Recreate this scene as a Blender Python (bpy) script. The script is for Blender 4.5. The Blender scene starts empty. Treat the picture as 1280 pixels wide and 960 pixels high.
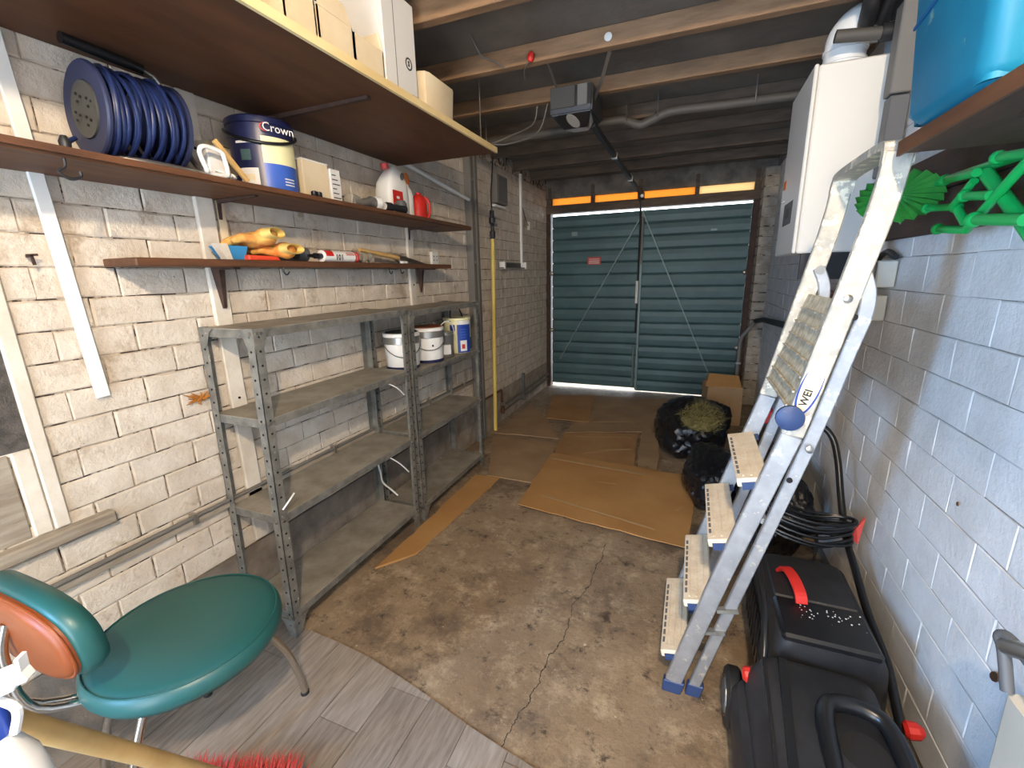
import bpy, bmesh, math, random
from mathutils import Vector, Matrix, noise
random.seed(7)
S = bpy.context.scene
COL = S.collection
# ---------------------------------------------------------------- camera
cam_d = bpy.data.cameras.new('camera'); cam = bpy.data.objects.new('camera', cam_d); COL.objects.link(cam)
cam_d.sensor_width = 36; cam_d.lens = 15.503; cam_d.clip_start = .02
right = Vector((.92804, .37183, -.02185)); down = Vector((.06994, -.23158, -.9703)); fwd = Vector((-.36585, .89895, -.24092))
cam.matrix_world = Matrix(((right.x, -down.x, -fwd.x, 0), (right.y, -down.y, -fwd.y, 0), (right.z, -down.z, -fwd.z, 1.4), (0, 0, 0, 1)))
S.camera = cam
# ---------------------------------------------------------------- light
w = bpy.data.worlds.new('world'); S.world = w; w.use_nodes = True
bg = w.node_tree.nodes['Background']; bg.inputs[0].default_value = (.80, .90, 1, 1); bg.inputs[1].default_value = 9.0
S.view_settings.view_transform = 'Standard'; S.view_settings.look = 'None'
S.view_settings.exposure = 0.0; S.view_settings.gamma = 1; S.view_settings.use_curve_mapping = False
LAMP_POS = (.12, -.36, 2.31); LAMP_STRENGTH = 2150; LAMP_COL = (1, .81, .58)
dl = bpy.data.lights.new('daylight_window', 'AREA'); dl.shape = 'RECTANGLE'; dl.size = .70; dl.size_y = .32
dl.energy = 112; dl.color = (.24, .54, 1)
dlo = bpy.data.objects.new('daylight_window', dl); COL.objects.link(dlo)
dlo.location = (-1.70, -1.05, 1.32); dlo.rotation_euler = (0, math.radians(-90), 0)

dr = bpy.data.lights.new('back_fill_light', 'AREA'); dr.shape = 'RECTANGLE'; dr.size = .72; dr.size_y = 1.9; dr.energy = 25; dr.color = (.80, .90, 1)  # added fill light at an unseen back-wall opening, lifts the far end
dro = bpy.data.objects.new('back_fill_light', dr); COL.objects.link(dro); dro.location = (-.55, -1.66, 1.0); dro.rotation_euler = (math.radians(90), 0, 0)

# ---------------------------------------------------------------- helpers
def srgb(r, g, b):
    f = lambda c: (c / 255 / 12.92) if c <= 10 else ((c / 255 + .055) / 1.055) ** 2.4
    return (f(r), f(g), f(b), 1)

class MB:
    def __init__(s): s.v = []; s.f = []
    def add(s, vs, fs):
        o = len(s.v); s.v += [Vector(p) for p in vs]; s.f += [[i + o for i in q] for q in fs]; return s
    def box(s, lo, hi, rot=None, piv=None):
        x0, y0, z0 = lo; x1, y1, z1 = hi
        vs = [Vector(p) for p in ((x0,y0,z0),(x1,y0,z0),(x1,y1,z0),(x0,y1,z0),(x0,y0,z1),(x1,y0,z1),(x1,y1,z1),(x0,y1,z1))]
        if rot is not None:
            c = Vector(piv) if piv is not None else (vs[0] + vs[6]) / 2
            vs = [c + rot @ (p - c) for p in vs]
        return s.add(vs, [(0,3,2,1),(4,5,6,7),(0,1,5,4),(1,2,6,5),(2,3,7,6),(3,0,4,7)])
    def bar(s, p0, p1, wdt, hgt, up=(0, 0, 1)):
        p0 = Vector(p0); p1 = Vector(p1); d = (p1 - p0).normalized(); u = Vector(up)
        a = d.cross(u).normalized() * wdt / 2; b = a.cross(d).normalized() * hgt / 2
        vs = [p0-a-b, p0+a-b, p0+a+b, p0-a+b, p1-a-b, p1+a-b, p1+a+b, p1-a+b]
        return s.add(vs, [(0,3,2,1),(4,5,6,7),(0,1,5,4),(1,2,6,5),(2,3,7,6),(3,0,4,7)])
    def tube(s, path, r, n=8, closed=False, caps=True, rect=None, up=None):
        P = [Vector(p) for p in path]; m = len(P); rings = []
        T0 = None
        for i, p in enumerate(P):
            if closed: t = P[(i+1) % m] - P[i-1]
            else: t = P[min(i+1, m-1)] - P[max(i-1, 0)]
            t.normalize()
            if up is not None: a = t.cross(Vector(up)).normalized()
            elif T0 is None: a = t.orthogonal().normalized()
            else: a = (T0 - t * T0.dot(t)).normalized()
            T0 = a; b = t.cross(a)
            rr = r[i] if isinstance(r, (list, tuple)) else r
            if rect: rings.append([p + a*rect[0]/2*x + b*rect[1]/2*y for x, y in ((-1,-1),(1,-1),(1,1),(-1,1))])
            else: rings.append([p + (a*math.cos(2*math.pi*k/n) + b*math.sin(2*math.pi*k/n)) * rr for k in range(n)])
        return s.loft(rings, caps and not closed, closed)
    def loft(s, rings, caps=True, closed=False):
        n = len(rings[0]); o = len(s.v)
        for q in rings: s.v += [Vector(p) for p in q]
        m = len(rings)
        for i in range(m if closed else m - 1):
            j = (i + 1) % m
            for k in range(n):
                s.f.append([o+i*n+k, o+i*n+(k+1) % n, o+j*n+(k+1) % n, o+j*n+k])
        if caps:
            s.f.append([o+k for k in range(n)][::-1]); s.f.append([o+(m-1)*n+k for k in range(n)])
        return s
    def lathe(s, prof, c, ax=(0, 0, 1), n=24, sc=(1, 1), caps=True):
        ax = Vector(ax).normalized(); a = ax.orthogonal().normalized()
        if abs(ax.z) > .99: a = Vector((1, 0, 0))
        b = ax.cross(a); c = Vector(c)
        return s.loft([[c + ax*h + (a*math.cos(2*math.pi*k/n)*sc[0] + b*math.sin(2*math.pi*k/n)*sc[1]) * r for k in range(n)] for r, h in prof], caps)
    def prism(s, poly, ext):
        e = Vector(ext); P = [Vector(p) for p in poly]; n = len(P)
        return s.add(P + [p + e for p in P], [list(range(n))[::-1], list(range(n, 2*n))] + [[i, (i+1) % n, n+(i+1) % n, n+i] for i in range(n)])
    def ell(s, c, rad, n=12, m=8, rot=None):
        rings = []
        for i in range(1, m):
            t = math.pi * i / m
            q = []
            for k in range(n):
                p = Vector((rad[0]*math.sin(t)*math.cos(2*math.pi*k/n), rad[1]*math.sin(t)*math.sin(2*math.pi*k/n), -rad[2]*math.cos(t)))
                q.append(Vector(c) + (rot @ p if rot is not None else p))
            rings.append(q)
        return s.loft(rings)
    def build(s, name, mat, parent=None, smooth=0, bevel=0, seg=1, origin=None):
        if parent is None:
            lo = Vector([min(p[i] for p in s.v) for i in range(3)]); hi = Vector([max(p[i] for p in s.v) for i in range(3)])
            o = Vector(origin) if origin is not None else Vector(((lo.x+hi.x)/2, (lo.y+hi.y)/2, lo.z))
        else:
            r = parent
            while r.parent is not None: r = r.parent
            o = r.location
        me = bpy.data.meshes.new(name)
        me.from_pydata([tuple(p - o) for p in s.v], [], s.f)
        bm = bmesh.new(); bm.from_mesh(me)
        bmesh.ops.recalc_face_normals(bm, faces=bm.faces)
        if bevel:
            ed = [e for e in bm.edges if len(e.link_faces) == 2 and e.calc_face_angle(0) > .5]
            bmesh.ops.bevel(bm, geom=ed, offset=bevel, segments=seg, affect='EDGES', clamp_overlap=True)
        bm.to_mesh(me); bm.free()
        if smooth:
            me.polygons.foreach_set('use_smooth', [True] * len(me.polygons)); me.set_sharp_from_angle(angle=math.radians(smooth))
        if mat: me.materials.append(mat)
        ob = bpy.data.objects.new(name, me); COL.objects.link(ob)
        if parent is not None: ob.parent = parent
        else: ob.location = o
        return ob

def tag(o, label=None, cat=None, group=None, kind=None):
    if label: o['label'] = label
    if cat: o['category'] = cat
    if group: o['group'] = group
    if kind: o['kind'] = kind
    return o
def thing(name, label, cat, loc, group=None):
    o = bpy.data.objects.new(name, None); COL.objects.link(o); o.location = loc; o.empty_display_size = .05
    return tag(o, label, cat, group)
def struct(name, loc=(0, 0, 0)):
    o = bpy.data.objects.new(name, None); COL.objects.link(o); o.location = loc; o['kind'] = 'structure'; return o
def box(lo, hi, rot=None, piv=None): return MB().box(lo, hi, rot, piv)
def RX(a): return Matrix.Rotation(math.radians(a), 3, 'X')
def RY(a): return Matrix.Rotation(math.radians(a), 3, 'Y')
def RZ(a): return Matrix.Rotation(math.radians(a), 3, 'Z')
def smoothpath(P, k=6, closed=False):
    P = [Vector(p) for p in P]; out = []; n = len(P)
    for i in range(n if closed else n - 1):
        if closed: a, b, c, d = P[i-1], P[i], P[(i+1) % n], P[(i+2) % n]
        else: a, b, c, d = P[max(i-1, 0)], P[i], P[i+1], P[min(i+2, n-1)]
        for j in range(k):
            t = j / k
            out.append(.5*((2*b) + (c-a)*t + (2*a-5*b+4*c-d)*t*t + (3*b-a-3*c+d)*t**3))
    if not closed: out.append(P[-1])
    return out
def text(s, size, mw, mat, parent, name='lettering', ext=.0004, bold=0.0, align='CENTER'):
    cu = bpy.data.curves.new(name, 'FONT'); cu.body = s; cu.size = size; cu.extrude = ext; cu.offset = bold
    cu.align_x = align; cu.align_y = 'CENTER'; cu.resolution_u = 2
    tmp = bpy.data.objects.new(name + '_tmp', cu); COL.objects.link(tmp)
    dg = bpy.context.evaluated_depsgraph_get(); me = bpy.data.meshes.new_from_object(tmp.evaluated_get(dg))
    bpy.data.objects.remove(tmp)
    r = parent
    while r.parent is not None: r = r.parent
    me.transform(Matrix.Translation(-r.location) @ mw); me.materials.clear(); me.materials.append(mat); me.name = name
    ob = bpy.data.objects.new(name, me); COL.objects.link(ob); ob.parent = parent; return ob
def frame(o, xd, yd):
    xd = Vector(xd).normalized(); z = xd.cross(Vector(yd)).normalized(); y = z.cross(xd)
    return Matrix(((xd.x, y.x, z.x, o[0]), (xd.y, y.y, z.y, o[1]), (xd.z, y.z, z.z, o[2]), (0, 0, 0, 1)))

# ---------------------------------------------------------------- materials
def pm(name, col, rough=.6, metal=0, col2=None, vscale=6, spot=None, sscale=20, sthr=.62, bump=0, bscale=40, stretch=None, spec=None, coat=0, emit=0, trans=0, spot2=None, s2scale=5, s2thr=.6):
    m = bpy.data.materials.new(name); m.use_nodes = True; nt = m.node_tree; N = nt.nodes; Lk = nt.links
    b = N['Principled BSDF']; b.inputs['Roughness'].default_value = rough; b.inputs['Metallic'].default_value = metal
    if spec is not None: b.inputs['Specular IOR Level'].default_value = spec
    if coat: b.inputs['Coat Weight'].default_value = coat
    if trans: b.inputs['Transmission Weight'].default_value = trans
    if emit: b.inputs['Emission Color'].default_value = col; b.inputs['Emission Strength'].default_value = emit
    b.inputs['Base Color'].default_value = col
    g = N.new('ShaderNodeNewGeometry'); pos = g.outputs['Position']
    if stretch:
        mp = N.new('ShaderNodeMapping'); mp.inputs['Scale'].default_value = stretch; Lk.new(pos, mp.inputs[0]); pos = mp.outputs[0]
    def nz(scale, det=5, rgh=.6):
        n = N.new('ShaderNodeTexNoise'); n.inputs['Scale'].default_value = scale; n.inputs['Detail'].default_value = det; n.inputs['Roughness'].default_value = rgh
        Lk.new(pos, n.inputs['Vector']); return n.outputs['Fac']
    def mix(fac, a, c):
        x = N.new('ShaderNodeMix'); x.data_type = 'RGBA'; Lk.new(fac, x.inputs[0])
        if isinstance(a, tuple): x.inputs[6].default_value = a
        else: Lk.new(a, x.inputs[6])
        x.inputs[7].default_value = c; return x.outputs[2]
    def ramp(fac, lo, hi):
        r = N.new('ShaderNodeMapRange'); r.inputs[1].default_value = lo; r.inputs[2].default_value = hi; Lk.new(fac, r.inputs[0]); return r.outputs[0]
    c = col
    if col2: c = mix(ramp(nz(vscale), .35, .65), c, col2)
    if spot2: c = mix(ramp(nz(s2scale, 8, .7), s2thr, s2thr + .10), c, spot2)
    if spot: c = mix(ramp(nz(sscale, 6, .7), sthr, sthr + .05), c, spot)
    if not isinstance(c, tuple): Lk.new(c, b.inputs['Base Color'])
    if bump:
        bp = N.new('ShaderNodeBump'); bp.inputs['Strength'].default_value = bump; bp.inputs['Distance'].default_value = .01
        Lk.new(nz(bscale, 6, .65), bp.inputs['Height']); Lk.new(bp.outputs[0], b.inputs['Normal'])
    return m

M = {}
M['brickL'] = pm('painted_brick', srgb(222, 212, 197), .8, col2=srgb(202, 188, 170), vscale=9, spot=srgb(92, 70, 55), sscale=34, sthr=.68, bump=.6, bscale=60, spot2=srgb(176, 158, 136), s2scale=7, s2thr=.57)
M['mortarL'] = pm('painted_mortar', srgb(205, 192, 175), .85, col2=srgb(150, 132, 112), vscale=13, spot=srgb(58, 44, 36), sscale=15, sthr=.50, bump=.5, bscale=70)
M['brickR'] = pm('painted_block', srgb(226, 224, 222), .72, col2=srgb(210, 207, 203), vscale=7, spot=srgb(110, 98, 88), sscale=30, sthr=.73, bump=.35, bscale=55)
M['mortarR'] = pm('painted_joint', srgb(166, 163, 158), .85, col2=srgb(128, 123, 116), vscale=12, spot=srgb(80, 72, 66), sscale=18, sthr=.60, bump=.5, bscale=70)
M['plinth'] = pm('concrete_plinth', srgb(138, 128, 116), .9, col2=srgb(100, 90, 80), bump=.4)
M['brickF'] = pm('far_brick', srgb(176, 164, 148), .8, col2=srgb(140, 126, 110), vscale=9, bump=.4)
M['deck'] = pm('roof_deck', srgb(128, 120, 110), .9, col2=srgb(104, 96, 88), vscale=3, bump=.3, bscale=20)
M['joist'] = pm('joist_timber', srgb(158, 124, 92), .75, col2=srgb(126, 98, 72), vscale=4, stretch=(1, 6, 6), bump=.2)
M['joist_dark'] = pm('dark_timber', srgb(110, 92, 76), .8, col2=srgb(86, 72, 60), stretch=(1, 6, 6), bump=.2)
M['lam'] = pm('grey_laminate', srgb(150, 138, 126), .5, col2=srgb(122, 110, 99), vscale=9, stretch=(9, 1, 1), bump=.08, spot=srgb(96, 84, 74), sscale=14, sthr=.64)
M['lam2'] = pm('grey_laminate_pale', srgb(164, 152, 140), .5, col2=srgb(136, 124, 112), vscale=9, stretch=(9, 1, 1), bump=.08)
M['ply'] = pm('brown_ply', srgb(96, 58, 32), .6, col2=srgb(78, 46, 25), vscale=3, stretch=(4, 1, 1), bump=.1, spot=srgb(60, 36, 22), sscale=5, sthr=.68)
M['pine'] = pm('pine_edge', srgb(236, 214, 160), .6, col2=srgb(220, 190, 130), vscale=10, stretch=(1, .3, 1))
M['shelfwood'] = pm('brown_shelf', srgb(104, 66, 40), .6, col2=srgb(78, 49, 31), vscale=8, stretch=(4, .6, 4), bump=.15)
M['galv'] = pm('galvanised', srgb(138, 136, 128), .5, .3, col2=srgb(108, 106, 100), vscale=22, spot=srgb(196, 192, 182), sscale=40, sthr=.64, bump=.15)
M['galvtop'] = pm('dusty_shelf', srgb(160, 152, 138), .65, .1, col2=srgb(130, 123, 110), vscale=9, spot=srgb(205, 198, 182), sscale=16, sthr=.68, bump=.15)
M['hole'] = pm('dark_hole', srgb(24, 22, 20), .9)
M['black'] = pm('black_plastic', srgb(30, 30, 32), .5, col2=srgb(40, 40, 42), vscale=20)
M['blackg'] = pm('black_gloss', srgb(22, 22, 24), .3, bump=0)
M['bag'] = pm('bin_bag', srgb(20, 20, 23), .28, bump=.5, bscale=30)
M['white'] = pm('white_plastic', srgb(236, 234, 228), .45)
M['cream'] = pm('cream_card', srgb(232, 216, 184), .7, col2=srgb(222, 202, 166), vscale=5)
M['whitecard'] = pm('white_card', srgb(226, 224, 220), .6)
M['cardbrown'] = pm('card_inside', srgb(176, 140, 96), .8)
M['card'] = pm('cardboard', srgb(178, 136, 88), .75, col2=srgb(160, 118, 72), vscale=4, bump=.1, spot=srgb(206, 172, 124), sscale=11, sthr=.70)
M['card2'] = pm('cardboard_dull', srgb(172, 142, 106), .8, col2=srgb(152, 122, 90), vscale=4, bump=.1, spot=srgb(110, 84, 60), sscale=6, sthr=.66)
M['card3'] = pm('cardboard_orange', srgb(190, 144, 88), .6, col2=srgb(176, 128, 74), vscale=3, bump=.1)
M['tape'] = pm('clear_tape', srgb(196, 160, 112), .2, spec=.7)
M['teal'] = pm('teal_metal', srgb(74, 102, 104), .5, .1, col2=srgb(64, 90, 93), vscale=3, spot=srgb(104, 132, 132), sscale=12, sthr=.72)
M['tealbar'] = pm('teal_bar', srgb(118, 136, 134), .5, .3)
M['steel'] = pm('steel', srgb(176, 172, 164), .32, .9)
M['chrome'] = pm('chrome', srgb(200, 196, 188), .16, 1)
M['alu'] = pm('aluminium', srgb(200, 202, 204), .42, .75, col2=srgb(178, 180, 184), vscale=20, spot=srgb(232, 228, 216), sscale=26, sthr=.60, bump=.1)
M['alupaint'] = pm('paint_splashed_aluminium', srgb(206, 198, 180), .55, .35, col2=srgb(178, 172, 160), vscale=25, spot=srgb(240, 230, 206), sscale=24, sthr=.54, bump=.2)
M['tread'] = pm('tread', srgb(242, 226, 200), .7, col2=srgb(226, 206, 176), vscale=20, bump=.3, bscale=90)
M['bluecap'] = pm('blue_plastic', srgb(46, 66, 106), .5, spot=srgb(140, 150, 170), sscale=40, sthr=.66)
M['red'] = pm('red_plastic', srgb(206, 44, 36), .45)
M['redpink'] = pm('faded_red', srgb(196, 70, 66), .55)
M['orange'] = pm('orange', srgb(224, 120, 48), .6)
M['darkwood'] = pm('dark_wood', srgb(74, 50, 38), .7, col2=srgb(52, 36, 28), stretch=(4, .8, 4), bump=.2)
M['greywood'] = pm('grey_wood', srgb(168, 158, 142), .8, col2=srgb(136, 124, 108), vscale=8, stretch=(5, .7, 5), bump=.3, spot=srgb(92, 80, 66), sscale=12, sthr=.64)
M['whitewood'] = pm('white_wood', srgb(226, 218, 204), .65, col2=srgb(206, 196, 180), vscale=9, spot=srgb(140, 122, 104), sscale=22, sthr=.7, bump=.2)
M['mesh'] = pm('dark_mesh', srgb(96, 90, 84), .9, col2=srgb(66, 62, 58), vscale=40, bump=.6, bscale=160)
M['bluecrate'] = pm('blue_crate', srgb(24, 122, 148), .4, col2=srgb(20, 106, 132), vscale=4, spot=srgb(120, 156, 150), sscale=7, sthr=.66)
M['green'] = pm('green_plastic', srgb(20, 172, 82), .4)
M['greenleaf'] = pm('green_pleat', srgb(62, 150, 60), .5, col2=srgb(40, 124, 48), vscale=16)
M['navy'] = pm('navy_cable', srgb(30, 44, 88), .4)
M['navydisc'] = pm('navy_disc', srgb(42, 48, 78), .5)
M['olive'] = pm('grey_plate', srgb(74, 73, 68), .6)
M['seat'] = pm('teal_vinyl', srgb(38, 94, 92), .4, col2=srgb(35, 87, 86), vscale=3)
M['seatback'] = pm('orange_brown_vinyl', srgb(150, 76, 34), .45, col2=srgb(134, 66, 28), vscale=5)
M['handlewood'] = pm('broom_wood', srgb(214, 178, 116), .5, col2=srgb(200, 160, 98), vscale=6, stretch=(2, 2, 2))
M['bristle'] = pm('red_bristle', srgb(176, 40, 28), .6)
M['blue'] = pm('blue_label', srgb(30, 62, 150), .4, spec=.6)
M['navylabel'] = pm('navy_label', srgb(28, 32, 70), .35)
M['royal'] = pm('royal_label', srgb(60, 96, 184), .3)
M['creamlabel'] = pm('cream_label', srgb(232, 226, 176), .4)
M['yellowpipe'] = pm('yellow_pipe', srgb(226, 200, 104), .5)
M['copper'] = pm('dull_copper', srgb(120, 84, 62), .5, .6)
M['greypipe'] = pm('grey_conduit', srgb(112, 108, 102), .6)
M['darkpipe'] = pm('dark_conduit', srgb(80, 76, 70), .6)
M['greybox'] = pm('grey_box', srgb(92, 92, 92), .55)
M['glove'] = pm('glove_yellow', srgb(222, 184, 96), .8, col2=srgb(206, 120, 56), vscale=22, bump=.3)
M['gloveor'] = pm('glove_orange', srgb(224, 110, 36), .8, col2=srgb(226, 182, 90), vscale=16, bump=.3)
M['straw'] = pm('dry_grass', srgb(146, 130, 78), .85, col2=srgb(104, 98, 56), vscale=30)
M['boiler'] = pm('boiler_white', srgb(226, 220, 208), .4)
M['amber'] = None
M['beige'] = pm('beige_plastic', srgb(206, 198, 182), .55, col2=srgb(196, 188, 172), vscale=4)
M['tin'] = pm('tin', srgb(170, 166, 158), .35, .8)
M['text_dark'] = pm('print_dark', srgb(40, 38, 40), .6)
M['text_red'] = pm('print_red', srgb(190, 44, 48), .6)
M['text_white'] = pm('print_white', srgb(232, 230, 226), .6)
M['signred'] = pm('sign_red', srgb(190, 76, 66), .6)
M['print'] = pm('printed_sheet', srgb(222, 210, 182), .6, col2=srgb(176, 160, 130), vscale=40, bump=.2)
# amber strips standing in for sunlit timber beyond the gaps, lit through by daylight
def amber(name, col):
    m = bpy.data.materials.new(name); m.use_nodes = True; N = m.node_tree.nodes; b = N['Principled BSDF']
    t = N.new('ShaderNodeBsdfTranslucent'); t.inputs[0].default_value = col
    m.node_tree.links.new(t.outputs[0], N['Material Output'].inputs[0]); return m
M['amber'] = amber('sunlit_amber', srgb(200, 150, 88)); M['amber2'] = amber('pale_sunlit_amber', srgb(200, 176, 142))
# stained concrete floor
def concrete():
    m = bpy.data.materials.new('stained_concrete'); m.use_nodes = True; nt = m.node_tree; N = nt.nodes; Lk = nt.links
    b = N['Principled BSDF']; b.inputs['Roughness'].default_value = .7
    g = N.new('ShaderNodeNewGeometry')
    def nz(sc, det=8, r=.65, off=0):
        mp = N.new('ShaderNodeMapping'); mp.inputs['Location'].default_value = (off, off * 2, 0); Lk.new(g.outputs['Position'], mp.inputs[0])
        n = N.new('ShaderNodeTexNoise'); n.inputs['Scale'].default_value = sc; n.inputs['Detail'].default_value = det; n.inputs['Roughness'].default_value = r
        Lk.new(mp.outputs[0], n.inputs['Vector']); return n.outputs['Fac']
    def rng(f, lo, hi):
        r = N.new('ShaderNodeMapRange'); r.inputs[1].default_value = lo; r.inputs[2].default_value = hi; Lk.new(f, r.inputs[0]); return r.outputs[0]
    def mix(f, a, c):
        x = N.new('ShaderNodeMix'); x.data_type = 'RGBA'; Lk.new(f, x.inputs[0])
        if isinstance(a, tuple): x.inputs[6].default_value = a
        else: Lk.new(a, x.inputs[6])
        x.inputs[7].default_value = c; return x.outputs[2]
    c = mix(rng(nz(2.2), .35, .65), srgb(160, 138, 110), srgb(132, 110, 86))
    c = mix(rng(nz(7, 12, .8, 3), .50, .64), c, srgb(186, 164, 134))
    c = mix(rng(nz(2.2, 11, .78, 7), .50, .60), c, srgb(112, 94, 76))
    c = mix(rng(nz(11, 10, .8, 11), .55, .64), c, srgb(74, 60, 48))
    c = mix(rng(nz(26, 5, .7, 5), .66, .72), c, srgb(214, 198, 170))
    # hairline cracks across the slab
    sp = N.new('ShaderNodeSeparateXYZ'); Lk.new(g.outputs['Position'], sp.inputs[0])
    def crack(ax, k, c0, other_lo, other_hi, cc):
        # |ax - (k*other + c0) + wobble| < w
        o = 'Y' if ax == 'X' else 'X'
        def mth(op, a, b_=None):
            n = N.new('ShaderNodeMath'); n.operation = op
            for i, v in enumerate((a, b_)):
                if v is None: continue
                if isinstance(v, (int, float)): n.inputs[i].default_value = v
                else: Lk.new(v, n.inputs[i])
            return n.outputs[0]
        e = mth('SUBTRACT', mth('SUBTRACT', sp.outputs[ax], mth('MULTIPLY', sp.outputs[o], k)), c0)
        e = mth('ADD', e, mth('MULTIPLY', mth('SUBTRACT', nz(6, 6, .6, 2), .5), .12))
        e = mth('LESS_THAN', mth('ABSOLUTE', e), .0018)
        e = mth('MULTIPLY', e, mth('GREATER_THAN', sp.outputs[o], other_lo)); e = mth('MULTIPLY', e, mth('LESS_THAN', sp.outputs[o], other_hi))
        return mix(e, cc, srgb(46, 36, 28))
    c = crack('X', .108, -.55, .9, 2.1, c)
    Lk.new(c, b.inputs['Base Color'])
    bp = N.new('ShaderNodeBump'); bp.inputs['Strength'].default_value = .45; bp.inputs['Distance'].default_value = .012
    Lk.new(nz(30, 8, .7), bp.inputs['Height']); Lk.new(bp.outputs[0], b.inputs['Normal'])
    return m
M['concrete'] = concrete()
# ================================================================ STRUCTURE
XL, XR, YB, YD, ZC = -1.668, .683, -1.6, 5.29, 2.44
fl = box((XL-.15, YB-.15, -.1), (XR+.15, YD+1.2, 0)).build('floor', M['concrete']); tag(fl, 'stained brown concrete floor', kind='structure')
# ---- grey laminate near the camera, plank by plank
def lam_edge(x):
    P = [(-1.7, 1.085), (-1.35, 1.082), (-1.09, 1.07), (-.80, 1.018), (-.52, .95), (-.38, .928), (.2, .72), (.7, .6)]
    for (a, b), (c, d) in zip(P, P[1:]):
        if x <= c: return b + (d-b) * (x-a) / (c-a)
    return P[-1][1]
lamf = MB().prism([(x, lam_edge(x)-.01, .0005) for x in (-1.66, -1.09, -.52, .2, .67)] + [(.67, YB, .0005), (-1.66, YB, .0005)], (0, 0, .0015)).build('floor_laminate', M['plinth'])
tag(lamf, 'grey wood-look laminate over the concrete', kind='structure')
x = -1.66; row = 0
while x < .66:
    x1 = min(x + .155, .67); y = YB - random.random()*.6; row += 1
    while y < max(lam_edge(x), lam_edge(x1)) - .01:
        y1 = y + .92; a0 = max(y, YB); g = .0012
        e0 = min(y1, lam_edge(x)); e1 = min(y1, lam_edge(x1))
        e0 = max(e0, a0+.004); e1 = max(e1, a0+.004)
        if y1 > a0 + .02 and max(e0, e1) > a0 + .006:
            MB().prism([(x+g, a0+g, .002), (x1-g, a0+g, .002), (x1-g, e1-g, .002), (x+g, e0-g, .002)], (0, 0, .005)).build('plank', M['lam'] if random.random() < .55 else M['lam2'], lamf)
        y = y1
    x = x1
# ---- ceiling deck and joists
ceil = box((XL-.15, YB-.15, ZC), (XR+.15, YD+.2, ZC+.08)).build('ceiling', M['deck']); tag(ceil, 'dark underside of the flat roof', kind='structure')
jy = 1.755 - .5*6
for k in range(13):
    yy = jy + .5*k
    m = 'joist' if yy < 3.0 else 'joist_dark'  # joists farther from the camera take the darker timber
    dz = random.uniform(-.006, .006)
    box((XL+.002, yy-.024, 2.36+dz), (XR-.002, yy+.024, ZC-.001)).build('joist', M[m], ceil, bevel=.003)
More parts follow.
